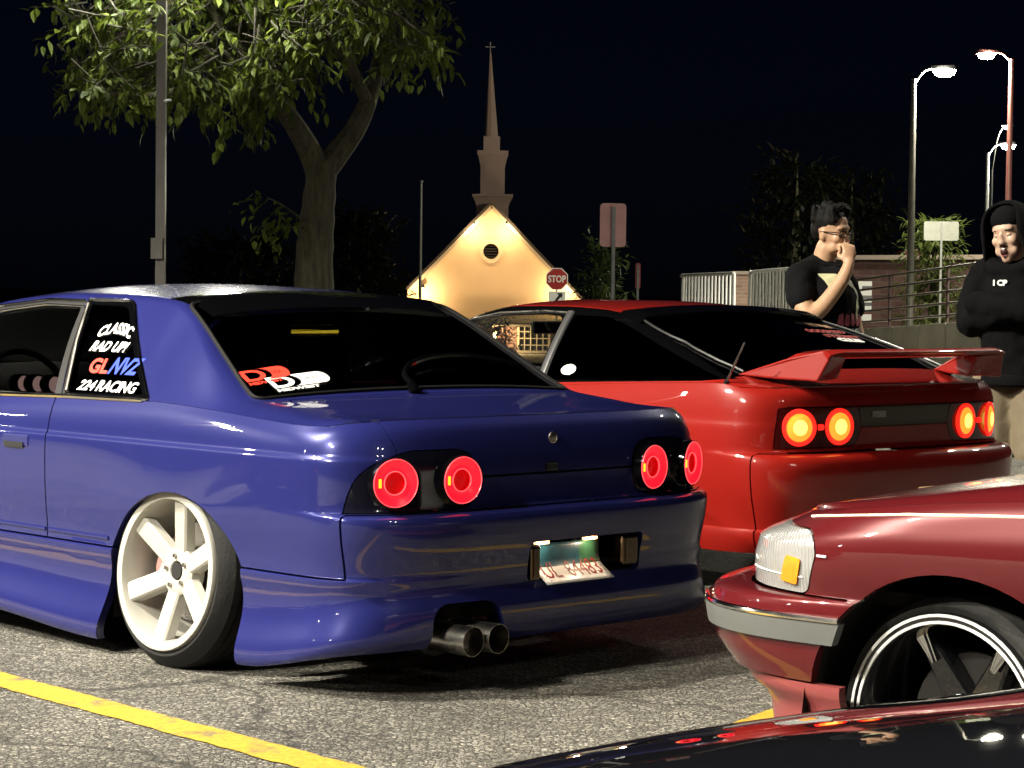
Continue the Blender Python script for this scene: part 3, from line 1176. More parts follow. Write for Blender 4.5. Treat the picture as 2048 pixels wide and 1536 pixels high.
    panel(low, py(q), [py(arch), wrapped(hous_g, G), px(bootg), px([(-1, .5), (.40, .5), (.40, .735), (-1, .735)])], 'quarter_panel', P, car, mirror=True)
    # ---- doors, wings, sills, nose
    panel(low, py([(1.669, .3625), (2.93, .3625), (2.93, .91), (1.669, .91)]), [], 'door_skin', P, car, mirror=True)
    panel(low, py([(2.936, .3625), (4.6, .3625), (4.6, .91), (2.936, .91)]), [py(archF)], 'front_wing', P, car, mirror=True)
    panel(low, py([(1.345, 0), (1.272, .3565), (2.98, .3565), (3.16, .0)]), [py(archF)], 'side_skirt', P, car, mirror=True)
    panel(low, py([(3.90, -.1), (3.93, .3565), (4.8, .3565), (4.8, -.1)], -2, 2), [], 'front_bumper', P, car)
    # ---- greenhouse
    gl = rounded([(.69, .712), (1.232, .578), (1.232, -.578), (.69, -.712)], [.05, .05, .05, .05], 6)
    qwin = rounded([(1.612, .853), (1.752, 1.158), (1.517, 1.155), (1.168, .862)], [.01, .015, .04, .03], 5)
    qfr = rounded([(1.632, .842), (1.782, 1.176), (1.497, 1.173), (1.118, .846)], [.01, .01, .04, .03], 5)
    dwin = rounded([(1.68, .842), (1.80, 1.150), (2.03, 1.152), (2.33, 1.125), (2.60, 1.03), (2.93, .85), (2.92, .835)], [.01, .02, .1, .1, .1, .05, .01], 5)
    dfr = rounded([(1.640, .836), (1.786, 1.172), (2.03, 1.174), (2.36, 1.145), (2.65, 1.05), (3.02, .848), (3.0, .822)], [.01, .02, .1, .1, .1, .05, .01], 5)
    wsh = rounded([(2.52, .565), (3.16, .675), (3.16, -.675), (2.52, -.565)], .05, 5)
    hoodp = [(3.34, .69), (5, .66), (5, -.66), (3.34, -.69)]
    side = lambda p: prism(p, 'y', .30, 1.2)
    sider = lambda p: prism(p, 'y', -1.2, -.30)
    pz = lambda p: prism(p, 'z', .6, 1.5)
    panel(upp, None, [pz(gl), side(qfr), sider(qfr), side(dfr), sider(dfr), pz(wsh), pz(grow(deckp, G)), pz(grow(hoodp, G))], 'roof_and_pillars', P, car)
    panel(upp, pz(hoodp), [], 'bonnet', P, car)
    thin = upper_shell(xs, belt, lambda x: ye(x) - .003, lambda x: ze(x) - .004, lambda x: zc(x) - .004, xsh, t=.006, fr=.04)
    rg = panel(thin, pz(grow(gl, .012)), [], 'rear_window', M['glass_tint'], car)
    panel(thin, pz(grow(wsh, .012)), [], 'windscreen', M['glass_clear'], car)
    for s, sd in ((1, side), (-1, sider)):
        qg = panel(thin, sd(qwin), [], 'quarter_window', M['glass_tint'], car)
        rgp = boolean(tmpmesh(upp), [(*sd(grow(qfr, -.002)), 'INTERSECT'), (*sd(grow(qwin, -.004)), 'DIFFERENCE')])
        fr_ = meobj('quarter_window_frame', rgp, M['gloss_black'], car)
        dg_ = panel(thin, sd(dwin), [], 'door_window', glass_mat('door_glass', (.42, .42, .42)), car)
        rgp = boolean(tmpmesh(upp), [(*sd(grow(dfr, -.002)), 'INTERSECT'), (*sd(grow(dwin, -.004)), 'DIFFERENCE'), (*sd(grow(qfr, 0)), 'DIFFERENCE')])
        meobj('door_window_frame', rgp, M['black'], car)
        # bright trims round the glass
        mobj('window_trim', ring_tube(drape(upb, dens(grow(qfr, -.004), .03), 'y', s, .002), .0055, 6), M['chrome'], fr_)
        tr = drape(upb, dens([(1.79, 1.166), (2.03, 1.168), (2.36, 1.139), (2.65, 1.044), (2.9, .91)], .03, False), 'y', s, .003)
        mobj('roof_gutter_trim', tube(tr, .006, 6), M['chrome'], car)
        tr = drape(upb, dens([(1.78, 1.146), (2.03, 1.150), (2.34, 1.120), (2.60, 1.03)], .03, False), 'y', s, .003)
        mobj('door_glass_trim', tube(tr, .004, 6), M['chrome'], car)
        tr = drape(upb, dens([(1.16, .848), (1.62, .843), (2.0, .8335), (2.9, .822)], .03, False), 'y', s, .004)
        mobj('belt_trim', tube(tr, .008, 6), M['chrome'], car)
        tr = drape(upb, [(1.618, .86), (1.70, 1.03), (1.765, 1.155)], 'y', s, .004)
        mobj('pillar_trim', tube(tr, .006, 6), M['steel'], car)
    # rear window seal
    sl = drape(upb, dens(gl, .03), 'z', 1, .001)
    mobj('rear_window_seal', ring_tube(sl, .008, 6), M['seal'], car)
    # heater lines of the rear window
    hl = []
    for k in range(13):
        xx = .80 + k * .030
        hl.append(tube(drape(bvh_of(thin), dens([(xx, .60 - (xx - .76) * .22), (xx, -.60 + (xx - .76) * .22)], .1, False), 'z', 1, -.007), .0012, 4))
    mobj('heater_lines', join(*hl), pmat('heater_line', (.05, .035, .03), .5), rg)
    # roof visor over the rear window
    SV, SF = [], []
    nn = 25
    for k in range(nn):
        u = k / (nn - 1) * 2 - 1
        y = u * .578
        e = 1 - abs(u) ** 6
        xt = 1.085 + .06 * u * u
        zt0 = zc(1.30) - .026 * u * u
        sec = [(1.33, zt0 + .004), (1.22, zt0 - .004 + .006 * e), (xt, zt0 - .048 - .012 * (1 - e)), (xt + .006, zt0 - .064 - .01 * (1 - e)), (1.20, zt0 - .045), (1.30, zt0 - .02)]
        if abs(u) > .93:
            sec = [(a, b - .02 * (abs(u) - .93) / .07) for a, b in sec]
        hit = drape(upb, [(1.33, y)], 'z', 1, 0)[0].z
        sec[0] = (1.33, hit + .0025); sec[5] = (1.30, hit - .02)
        h2 = drape(upb, [(1.24, y)], 'z', 1, 0)[0].z
        sec[1] = (1.24, max(sec[1][1], h2 + .004))
        SV += [(a, y, b) for a, b in sec]
    for k in range(nn - 1):
        for i in range(6):
            a, b = k * 6 + i, k * 6 + (i + 1) % 6
            SF.append((a, b, b + 6, a + 6))
    SF += [tuple(range(6))[::-1], tuple((nn - 1) * 6 + i for i in range(6))]
    mobj('roof_visor', (SV, SF), M['gloss_black'], car, sharp=40)
    # high brake lamp glowing yellow behind the glass
    mobj('high_brake_lamp', box(1.075, .155, 1.072, .012, .20, .012), emat('high_lamp', (1, .72, .04), 8.0), car, smooth=False)
    # ---- side details
    hz = .695
    hp = drape(lowb, [(1.83, .685)], 'y', 1)[0]
    dh = mobj('door_handle', join(box(1.85, hp.y - .004, .683, .17, .016, .045)), P, car, smooth=False); bevel(dh, .008)
    mobj('door_handle_recess', box(1.855, hp.y + .002, .668, .12, .012, .018), M['dark'], dh, smooth=False)
    for nm, z0, rr, mt, x0, x1 in (('door_moulding', .388, .006, P, 1.30, 1.655), ('door_moulding', .388, .006, P, 1.675, 2.9)):
        mobj(nm, tube(drape(lowb, dens([(x0, z0), (x1, z0)], .05, False), 'y', 1, .002), rr, 8, sq=(.6, 1.2)), mt, car)
    # rear window wiper blade and its arm
    wp = [Vector((.690, -.16, .893)), Vector((.72, -.10, .935)), Vector((.78, -.22, .975)), Vector((.86, -.40, 1.002)), Vector((.90, -.55, 1.005))]
    wp = drape(upb, [(.685, .07), (.735, .055), (.79, -.02), (.83, -.16), (.845, -.32), (.83, -.46), (.80, -.56)], 'z', 1, .022)
    mobj('rear_wiper', join(tube(spline(wp, 5), .011, 8), tube([wp[0], wp[0] - Vector((.02, 0, .03))], .02, 10)), M['gloss_black'], car)
    # ---- stickers
    def glass_frame(x, z, s=1):
        p = drape(upb, [(x, z)], 'y', s, .0)[0]
        a = drape(upb, [(x - .03, z), (x, z + .03)], 'y', s, .0)
        return p, (a[0] - p).normalized(), (a[1] - p).normalized()
    # the inner glass skin lies 4 mm under the body skin: raise the vinyl 3 mm off the glass
    def sticker(name, s, x, z, size, mat, **kw):
        p, u, v = glass_frame(x, z)
        n = u.cross(v)
        if n.y < 0: n = -n
        return text_on(name, s, p + n * .0015, u, v, size, mat, car, **kw)
    sticker('window_sticker', '224', 1.566, .868, .052, M['white'], shear=.35, bold=.0012, width=.105)
    sticker('window_sticker', 'RACING', 1.455, .868, .056, M['white'], shear=.3, bold=.0014, width=.235)
    sticker('window_sticker', 'GL', 1.548, .927, .075, M['red_vinyl'], bold=.003, width=.115)
    sticker('window_sticker', 'NVZ', 1.43, .927, .085, M['blue_vinyl'], shear=.4, bold=.003, width=.185)
    sticker('window_sticker', 'RAD UP!', 1.60, .998, .055, M['white'], shear=.35, bold=.0016, width=.22)
    sticker('window_sticker', 'CLASSIC', 1.60, 1.042, .060, M['white'], bold=.002, width=.20, arch=.02)
    # two round-ended letter decals in the corner of the rear window
    def decal(cx, y0, mat, wid, mirror=1, words='MIDWEST', tail='DRIFT', k_=1.0):
        thb = bvh_of(thin)
        p = drape(thb, [(cx, y0)], 'z', 1, .001)[0]
        a = drape(thb, [(cx, y0 - .05), (cx + .05, y0)], 'z', 1, .001)
        u, v = (a[0] - p).normalized(), (a[1] - p).normalized()
        n = u.cross(v)
        if n.z < 0: n = -n

        def lay(pts2):
            return [tuple(p + u * x * k_ + v * y * k_ + n * .002) for x, y in pts2]
        H_ = .085

        def dee(x0, w_, h_, k=14):
            return [(x0, 0), (x0 + w_ * .4, 0)] + [(x0 + w_ * .4 + w_ * .6 * math.sin(PI * i / k), h_ / 2 - h_ / 2 * math.cos(PI * i / k)) for i in range(1, k)] + [(x0 + w_ * .4, h_), (x0, h_)]
        o1, i1 = dee(0, .125, H_), [(x + .026, y * .6 + H_ * .2) for x, y in dee(0, .07, H_)]
        nn_ = len(o1)
        ring = lay(o1) + lay(i1)
        f = [(i, (i + 1) % nn_, nn_ + (i + 1) % nn_, nn_ + i) for i in range(nn_)]
        k = 12
        outer = [(wid - H_ * .5 + H_ * .5 * math.sin(PI * i / k), H_ / 2 - H_ / 2 * math.cos(PI * i / k)) for i in range(k + 1)]
        inner_ = [(.105 + .052 * math.sin(PI * i / k), H_ / 2 - H_ / 2 * math.cos(PI * i / k)) for i in range(k + 1)]
        rv = lay(outer) + lay(inner_)
        f2 = [(i, i + 1, k + 1 + i + 1, k + 1 + i) for i in range(k)]
        st = mobj('window_decal', join((ring, f), (rv, f2)), mat, rg, smooth=False)
        text_on('decal_words', words, p - v * .026 * k_ + n * .002, u, v, .026 * k_, mat, st, width=wid * .72 * k_, bold=.001)
        text_on('decal_words', tail, p + u * .165 * k_ + v * .034 * k_ + n * .0035, u, v, .026 * k_, M['black'], st, width=(wid - .21) * k_)
    decal(.800, .662, M['red_vinyl'], .255, words='MIDWEST', tail='ID', k_=.74)
    decal(.748, .590, M['white'], .305, words='MIDWEST', tail='DRIFT', k_=.80)
    # ---- underside, cabin
    mobj('underbody', join(box(2.25, 0, .28, 3.9, 1.15, .22), box(.55, 0, .36, .75, 1.25, .2), box(2.3, 0, .33, 1.9, 1.55, .3)), M['dark'], car, smooth=False)
    for wx in (.935, 3.587):
        for sy in (1, -1):
            half_liner(car, .40, .5 * sy, .80 * sy, (wx, 0, .18))
    mobj('parcel_shelf', box(1.05, 0, .80, .55, 1.3, .04), M['interior'], car, smooth=False)
    for yy in (.36, -.36):
        sv = [(1.98, 0, .42), (1.86, 0, .62), (1.78, 0, .85), (1.73, 0, 1.0), (1.715, 0, 1.06)]
        st = mobj('seat', tube(spline(sv, 4), [.21, .23, .24, .24, .24, .25, .25, .24, .235, .23, .22, .2, .17, .15, .13, .12, .09][:17], 14, sq=(1.0, .35)), M['interior'], car)
        st.location = (0, yy, 0)
        mobj('seat_cushion', box(2.2, 0, .42, .5, .46, .16), M['interior'], st, smooth=False)
    db = mobj('dashboard', tube([(2.95, .68, .78), (2.95, 0, .80), (2.95, -.68, .78)], .16, 14, sq=(1, .7)), M['interior'], car)
    GP = [(2.445, .45, .848), (2.345, .45, .850), (2.235, .45, .852)]
    for k in range(3):
        g_ = mobj('gauge_pod', lathe([(.034, .04), (.036, 0), (.036, -.02), (.031, -.02), (.03, -.008), (.0005, -.006)], 20, axis='x'), M['gloss_black'], db)
        g_.location = GP[k]
        f_ = mobj('gauge_face', lathe([(.029, -.009), (.0005, -.011)], 20, axis='x'), emat('gauge_glow', (1, .62, .55), .9), g_)
    sw = mobj('steering_wheel', xf(lathe([(.18 + .014 * math.cos(a), .014 * math.sin(a)) for a in np.linspace(0, 2 * PI, 9)[:-1]], 28, axis='x', closed=True), Matrix.Translation((2.55, .36, .80)) @ Matrix.Rotation(.4, 4, 'Y')), M['black'], car)
    # ---- wheels
    w = make_wheel(car, .312, .25, .235, M['white_wheel'], M['white_wheel'], nsp=6, hub=.078, spw=(.060, .066), dish=-.045, rim_y=-.012, phase=-.12, caliper_mat=pmat('pink_caliper', (.55, .30, .28), .4))
    w.location = (.972, .8537, .312)
    w.rotation_euler = (.10, 0, 0)
    dup(w, car, (.972, -.8537, .312), (.10, 0, PI))
    dup(w, car, (3.587, .82, .312), (.05, 0, 0))
    dup(w, car, (3.587, -.82, .312), (.05, 0, PI))
    return car


build_blue()
# ================================================================ the red hatchback
def build_red():
    car = car_root('red_hatchback', .7219, 1.6804, 9.1526)
    tag(car, 'red fastback coupe with black pillars and tall rear wing behind the blue car', 'car')
    P = M['red']
    prof = pchip([.17, .19, .24, .285, .295, .34, .45, .55, .62, .70, .712, .76, .81, .85], [.80, .822, .83, .826, .812, .818, .836, .842, .842, .838, .834, .826, .814, .80])
    tap = pchip([0, .6, 1.4, 2.6, 3.4, 4.6], [.985, 1, 1, 1, .985, .92])
    xr = pchip([.17, .25, .35, .45, .53, .56, .580, .588, .594, .61, .70, .77, .80, .83, .85], [.09, .04, .015, .0, -.002, .004, .02, .04, .088, .094, .094, .092, .094, .105, .13])
    xfz = pchip([.17, .4, .6, .85], [4.42, 4.50, 4.48, 4.30])
    belt_z = pchip([.09, .13, .2, .3, .4, .8, 1.43, 2.2, 3.0, 3.8, 4.5], [.851, .85, .848, .85, .862, .848, .816, .80, .775, .72, .60])
    Lr, nr, Wt = .45, 4.0, .80

    def Wf(x, z):
        fl = .014 * math.exp(-((x - 1.05) / .36) ** 2) * max(0, 1 - abs(z - .5) / .22)
        return prof(z) * tap(x) + fl

    def zmap(x, y, z):
        if z >= .74: return .74 + (z - .74) / .11 * (belt_z(x) - .74)
        return z
    levels = [.17, .18, .20, .23, .26, .28, .287, .294, .31, .34, .38, .42, .46, .50, .53, .555, .572, .582, .588, .591, .595, .605, .62, .65, .68, .70, .706, .712, .72, .74, .76, .775, .79, .805, .82, .83, .84, .85]
    low = lower_shell(levels, Wf, xr, xfz, Lr, .8, nr, 3.0, zmap)
    lowb = bvh_of(low)
    ye = pchip([.13, .25, .36, .55, .75, 1.2, 1.5, 1.9, 2.1, 2.3, 3.0, 3.4, 4.3], [.70, .735, .765, .728, .682, .583, .575, .57, .595, .632, .735, .74, .60])
    ze = pchip([.13, .25, .36, .55, .75, 1.0, 1.2, 1.35, 1.6, 1.9, 2.1, 2.3, 3.0, 3.1, 3.5, 4.3], [.852, .868, .888, .942, 1.004, 1.078, 1.126, 1.145, 1.155, 1.150, 1.112, 1.04, .815, .80, .765, .62])
    zc = pchip([.13, .25, .36, .55, .75, 1.0, 1.2, 1.35, 1.6, 1.9, 2.05, 2.2, 2.95, 3.05, 3.5, 4.3], [.856, .876, .902, .972, 1.044, 1.122, 1.158, 1.172, 1.184, 1.184, 1.165, 1.12, .85, .835, .80, .65])

    def bow(y):
        q = min(y / Wt, .97)
        return Lr * (1 - (1 - q ** nr) ** (1 / nr))

    def xsh(x, y): return bow(y) * max(0, 1 - (x - .13) / .6) ** 1.3

    def belt(x):
        xa = x + xsh(x, Wt)
        t = (xa - .13) / Lr
        y = Wt * tap(xa)
        if t < 1: y *= (1 - (1 - max(0, t)) ** nr) ** (1 / nr)
        if xa > 3.6: y *= 1 - .22 * ((xa - 3.6) / .75) ** 2.2
        return y - .002, belt_z(xa) + .001, xa
    xs = list(np.linspace(.131, .60, 20)) + list(np.linspace(.64, 1.40, 26)) + list(np.linspace(1.46, 2.0, 12)) + list(np.linspace(2.04, 3.12, 26)) + list(np.linspace(3.2, 4.28, 14))
    upp = upper_shell(xs, belt, ye, ze, zc, xsh, t=.02, fr=.045)
    upb = bvh_of(upp)
    thin = upper_shell(xs, belt, lambda x: ye(x) - .003, lambda x: ze(x) - .004, lambda x: zc(x) - .004, xsh, t=.006, fr=.045)
    G = .0035
    px = lambda poly, hi=.45: prism(poly, 'x', -1, hi)
    py = lambda poly, lo=0, hi=2: prism(poly, 'y', lo, hi)
    pz = lambda p: prism(p, 'z', .6, 1.5)
    hous = rounded([(.275, .694), (.30, .770), (.70, .770), (.80, .73), (.80, .612), (.31, .612)], [.01, .01, .05, .06, .05, .05], 5)
    wrap = [(-1, .5), (.175, .5), (.165, .80), (-1, .80)]

    def wrapped(poly, d=0.0):
        me = boolean(tmpmesh(prism(poly, 'x', -1, .45)), [(*prism([(a + d, b) for a, b in wrap], 'y', -2, 2), 'INTERSECT')])
        return [tuple(v.co) for v in me.vertices], [tuple(p.vertices) for p in me.polygons]
    mir = lambda p: [(-a, b) for a, b in p]
    garn = [(.272, .690), (.292, .768), (-.292, .768), (-.272, .690)]
    hg = wrapped(grow(hous, G), G); hgr = wrapped(mir(grow(hous, G)), G)
    archR = circle2(1.06, .27, .335, 48); archF = circle2(3.535, .27, .33, 48)
    # bumper
    recess = rounded([(.03, .35), (-.42, .35), (-.42, .44), (.03, .44)], .02, 4)
    rb = panel(low, py([(-1, -.2), (.199, -.2), (.199, .5905), (-1, .5905)], -2, 2), [prism(recess, 'x', -1, .3)], 'rear_bumper', P, car)
    mobj('plate_recess', join(box(.13, -.2, .39, .006, .5, .14), box(.08, -.2, .445, .1, .47, .006)), M['gloss_black'], rb, smooth=False)
    mobj('number_plate', box(.085, -.16, .385, .004, .30, .09), emat('lit_plate', (1, .62, .28), .55), rb, smooth=False)  # orange light on the plate put in as its own emission
    # lamps
    lens = pmat('dark_red_lens', (.05, .004, .004), .08, coat=.6)
    glow = emat('tail_lamp_hot', (1.0, .62, .10), 2.2); glow2 = emat('tail_lamp_orange', (1.0, .22, .02), 1.6)
    halo = emat('tail_lamp_red_ring', (1.0, .02, .012), 1.1)
    for s in (1, -1):
        ho = panel(low, wrapped(hous if s > 0 else mir(hous)), [], 'tail_lamp_housing', lens, car)
        for yy, rr, yw in ((.613, .062, .42), (.409, .062, .14)):
            c = drape(lowb, [(yy * s, .694)], 'x', -1, .003)[0]
            rg_ = mobj('tail_lamp', lathe([(rr * 1.2, -.004), (rr * 1.18, .006), (rr * 1.0, .008), (rr * .9, .004)], 36, axis='x'), halo, ho)
            rg_.location = c; rg_.rotation_euler = (0, 0, PI - yw * s)
            mobj('lamp_core', lathe([(rr * .93, .003), (rr * .8, .009), (rr * .5, .0132)], 32, axis='x'), glow2, rg_)
            mobj('lamp_bulb', lathe([(rr * .5, .0132), (rr * .35, .0142), (.0005, .015)], 32, axis='x'), glow, rg_)
        mobj('lamp_bar', tube(drape(lowb, [(.50 * s, .694), (.52 * s, .694)], 'x', -1, .004), .012, 8), halo, ho)
    panel(low, px(garn), [], 'centre_garnish', pmat('bronze_garnish', (.035, .026, .014), .12, coat=.4), car)
    panel(low, px([(-.66, .5975), (.66, .5975), (.66, .7725), (-.66, .7725)], .3), [hg, hgr, px(grow(garn, G))], 'tail_panel', P, car)
    mobj('badge', box(0, 0, 0, .003, .085, .026), M['steel'], car, smooth=False, loc=drape(lowb, [(.17, .738)], 'x', -1, .002)[0])
    # hatch lip and quarters
    lipz = [(-.66, .776), (.66, .776), (.70, .99), (-.70, .99)]
    b1 = boolean(tmpmesh(low), [(*px(lipz), 'INTERSECT')])
    glp = rounded([(.385, .735), (1.135, .572), (1.135, -.572), (.385, -.735)], [.08, .06, .06, .08], 6)
    deckp = [(-.2, .70), (.42, .70), (.42, -.70), (-.2, -.70)]
    b2 = boolean(tmpmesh(upp), [(*pz(deckp), 'INTERSECT'), (*pz(glp), 'DIFFERENCE')])
    bm = bmesh.new(); bm.from_mesh(b1); bm.from_mesh(b2); bm.to_mesh(b1); bm.free()
    meobj('hatch_lip', b1, P, car, sharp=24)
    q = [(.205, .20), (1.46, .20), (1.46, .93), (-1, .93), (-1, .594), (.205, .594)]
    panel(low, py(q), [py(archR), hg, px(grow(lipz, .001)), px([(-1, .5), (.664, .5), (.664, .776), (-1, .776)], .35)], 'quarter_panel', P, car, mirror=True)
    panel(low, py([(1.466, .20), (2.75, .20), (2.75, .93), (1.466, .93)]), [], 'door_skin', P, car, mirror=True)
    panel(low, py([(2.756, .20), (4.6, .20), (4.6, .93), (2.756, .93)]), [py(archF)], 'front_wing', P, car, mirror=True)
    panel(low, py([(1.35, .1), (1.35, .197), (3.2, .197), (3.2, .1)]), [], 'sill', P, car, mirror=True)
    # greenhouse
    qwin = rounded([(1.432, .838), (1.448, 1.118), (1.215, 1.112), (.42, .882), (.44, .872)], [.02, .02, .06, .02, .02], 5)
    dwin = rounded([(1.492, .832), (1.508, 1.108), (1.62, 1.117), (1.95, 1.106), (2.12, 1.075), (2.26, 1.03), (2.80, .83)], [.01, .03, .1, .1, .1, .1, .06], 5)
    wsh = rounded([(2.10, .57), (2.93, .70), (2.93, -.70), (2.10, -.57)], .05, 5)
    side = lambda p: prism(p, 'y', .30, 1.2)
    sider = lambda p: prism(p, 'y', -1.2, -.30)
    roofp = rounded([(1.16, .545), (1.60, .552), (1.98, .545), (2.075, .50), (2.075, -.50), (1.98, -.545), (1.60, -.552), (1.16, -.545)], .04, 4)
    panel(upp, pz(roofp), [], 'roof', P, car)
    hoodp = [(3.06, .74), (5, .70), (5, -.74), (3.06, -.74)]
    cutd = [(-.2, .703), (.4235, .703), (.4235, -.703), (-.2, -.703)]
    # red shoulder of the quarters, black pillars above it
    shoulder = lambda s: prism([(-.3, .5), (-.3, .905), (.30, .885), (.42, .876), (.50, .868), (1.44, .826), (1.48, .5)], 'y', .3 if s > 0 else -1.2, 1.2 if s > 0 else -.3)
    for s in (1, -1):
        panel(upp, shoulder(s), [pz(cutd), pz(glp)], 'rear_shoulder', P, car)
    panel(upp, pz([(.2, 1.2), (3.05, 1.2), (3.05, -1.2), (.2, -1.2)]), [pz(glp), pz(grow(roofp, .002)), side(qwin), sider(qwin), side(dwin), sider(dwin), pz(wsh), pz(cutd), shoulder(1), shoulder(-1)], 'window_frame', M['gloss_black'], car)
    panel(upp, pz(hoodp), [], 'bonnet', P, car)
    rg = panel(thin, pz(grow(glp, .012)), [], 'hatch_window', M['glass_dark'], car)
    panel(thin, pz(grow(wsh, .012)), [], 'windscreen', M['glass_clear'], car)
    for s, sd in ((1, side), (-1, sider)):
        panel(thin, sd(grow(qwin, .01)), [], 'quarter_window', M['glass_dark'], car)
        panel(thin, sd(grow(dwin, .008)), [], 'door_window', M['glass_clear'], car)
        tr = drape(upb, dens([(1.462, .822), (1.468, .95), (1.474, 1.05), (1.482, 1.13)], .04, False), 'y', s, .002)
        mobj('door_pillar', tube(tr, .017, 8, sq=(1.25, .5)), pmat('satin_pillar', (.06, .06, .062), .3, metal=.4), car)
        tr = drape(upb, dens([(1.50, 1.125), (1.65, 1.130), (1.95, 1.117), (2.15, 1.08), (2.35, 1.0)], .04, False), 'y', s, .003)
        mobj('door_glass_trim', tube(tr, .005, 6), M['steel'], car)
        tr = drape(upb, dens([(1.15, 1.125), (.75, 1.012), (.42, .903)], .04, False), 'y', s, .003)
        mobj('hatch_edge_trim', tube(tr, .006, 6), pmat('dull_trim', (.008, .008, .008), .5), car)
    # highlight along the far edge of the hatch glass, put in as a chrome tube
    mobj('hatch_edge_highlight', tube(drape(upb, dens([(1.10, -.578), (.42, -.728)], .05, False), 'z', 1, .003), .008, 8), M['chrome'], car)
    # visor
    SV, SF = [], []
    nn = 25
    for k in range(nn):
        u = k / (nn - 1) * 2 - 1
        y = u * .60
        zt = zc(1.2) - .032 * u * u
        xt = .985 + .07 * u * u
        sec = [(1.20, zt + .010), (1.12, zt + .010), (xt, zt - .012), (xt + .004, zt - .026), (1.10, zt - .024), (1.18, zt - .012)]
        SV += [(a, y, b - (.03 if abs(u) > .98 else 0)) for a, b in sec]
    for k in range(nn - 1):
        for i in range(6):
            a, b = k * 6 + i, k * 6 + (i + 1) % 6
            SF.append((a, b, b + 6, a + 6))
    SF += [tuple(range(6))[::-1], tuple((nn - 1) * 6 + i for i in range(6))]
    mobj('roof_visor', (SV, SF), M['gloss_black'], car, sharp=40)
    # rear wing: two raked end legs carrying a thin blade
    rwing = None
    WV, WF = [], []
    nn = 31
    for k in range(nn):
        u = k / (nn - 1) * 2 - 1
        y = u * .565
        dz = -.012 * max(0, abs(u) - .9) / .1
        z0 = .998 + dz
        sec = [(.21, z0 - .022), (.16, z0 - .002), (.08, z0 + .004), (.0, z0 + .007), (-.014, z0 - .004), (.0, z0 - .020), (.08, z0 - .032), (.16, z0 - .038)]
        WV += [(a + .03 * u * u, y, b) for a, b in sec]
    for k in range(nn - 1):
        for i in range(8):
            a, b = k * 8 + i, k * 8 + (i + 1) % 8
            WF.append((a, b, b + 8, a + 8))
    WF += [tuple(range(8))[::-1], tuple((nn - 1) * 8 + i for i in range(8))]
    wing = mobj('rear_wing', (WV, WF), P, car, sharp=50)
    for s in (1, -1):
        # outer and inner faces of the leg
        o = [(.43, .665, .893), (.20, .605, .968), (.06, .565, 1.000), (.015, .555, .985), (.055, .595, .878), (.24, .64, .882)]
        i_ = [(.40, .56, .898), (.22, .49, .962), (.10, .445, .985), (.05, .43, .97), (.10, .42, .884), (.26, .49, .888)]
        V = [(a, b * s, c) for a, b, c in o] + [(a, b * s, c) for a, b, c in i_]
        F = [(0, 1, 2, 3, 4, 5), (11, 10, 9, 8, 7, 6)] + [(k, k + 6, (k + 1) % 6 + 6, (k + 1) % 6) for k in range(6)]
        if s > 0: F = [f[::-1] for f in F]
        lg = mobj('wing_leg', (V, F), P, wing, smooth=False)
        bevel(lg, .008, 3)
    # aerial
    ap = drape(upb, [(.40, .755)], 'z', 1, 0)[0]
    ap = Vector((.375, .775, .862))
    ae = mobj('aerial', tube([ap, ap + Vector((-.085, -.012, .165))], [.0055, .0035], 8), M['steel'], car)
    mobj('aerial_foot', tube([ap - Vector((-.005, 0, .01)), ap + Vector((-.005, 0, .012))], .011, 10), M['black'], ae)
    # round white sticker on the quarter window, red and white lettering on the hatch glass
    a = drape(upb, [(1.31, .885)], 'y', 1, 0)[0]
    b_ = drape(upb, [(1.28, .885), (1.31, .915)], 'y', 1, 0)
    u, v = (b_[0] - a).normalized(), (b_[1] - a).normalized()
    n = u.cross(v); n = -n if n.y < 0 else n
    cs = [a + n * .001 + u * .046 * math.cos(t) + v * .026 * math.sin(t) for t in np.linspace(0, 2 * PI, 25)[:-1]]
    st = mobj('window_sticker', ([tuple(p) for p in cs], [tuple(range(24))]), M['white'], car, smooth=False)
    text_on('sticker_words', 'Drive', a + n * .002 - u * .03 - v * .008, u, v, .028, M['black'], st, width=.06, shear=.3)
    thb = bvh_of(thin)

    def hatch_text(s_, x, y, size, mat, width, bold=.002):
        p = drape(thb, [(x, y)], 'z', 1, 0)[0]
        q_ = drape(thb, [(x, y - .04), (x + .04, y)], 'z', 1, 0)
        u, v = (q_[0] - p).normalized(), (q_[1] - p).normalized()
        n = u.cross(v)
        text_on('window_sticker', s_, p + n * .002, u, v, size, mat, car, width=width, bold=bold)
    hatch_text('GODSPEED', .80, -.20, .05, pmat('faded_red_vinyl', (.30, .05, .045), .5), .26)
    hatch_text('STREET', .745, -.26, .045, pmat('faded_red_vinyl2', (.30, .05, .045), .5), .24)
    hatch_text('CLUB', .70, -.30, .05, M['white'], .17, .006)
    # cabin
    mobj('underbody', join(box(2.2, 0, .26, 3.8, 1.2, .16), box(2.3, 0, .32, 2.0, 1.5, .22), box(.6, 0, .36, .7, 1.2, .2)), M['dark'], car, smooth=False)
    mobj('load_floor', box(.95, 0, .78, .9, 1.3, .03), M['interior'], car, smooth=False)
    for yy in (.36, -.36):
        sv = [(1.80, 0, .40), (1.70, 0, .60), (1.62, 0, .82), (1.58, 0, .90)]
        st = mobj('seat', tube(spline(sv, 4), [.22, .23, .24, .24, .24, .24, .24, .23, .22, .2, .17, .14, .1], 14, sq=(1.0, .35)), M['interior'], car)
        st.location = (0, yy, 0)
    mobj('dashboard', tube([(2.75, .66, .74), (2.75, 0, .75), (2.75, -.66, .74)], .13, 12, sq=(1, .7)), M['interior'], car)
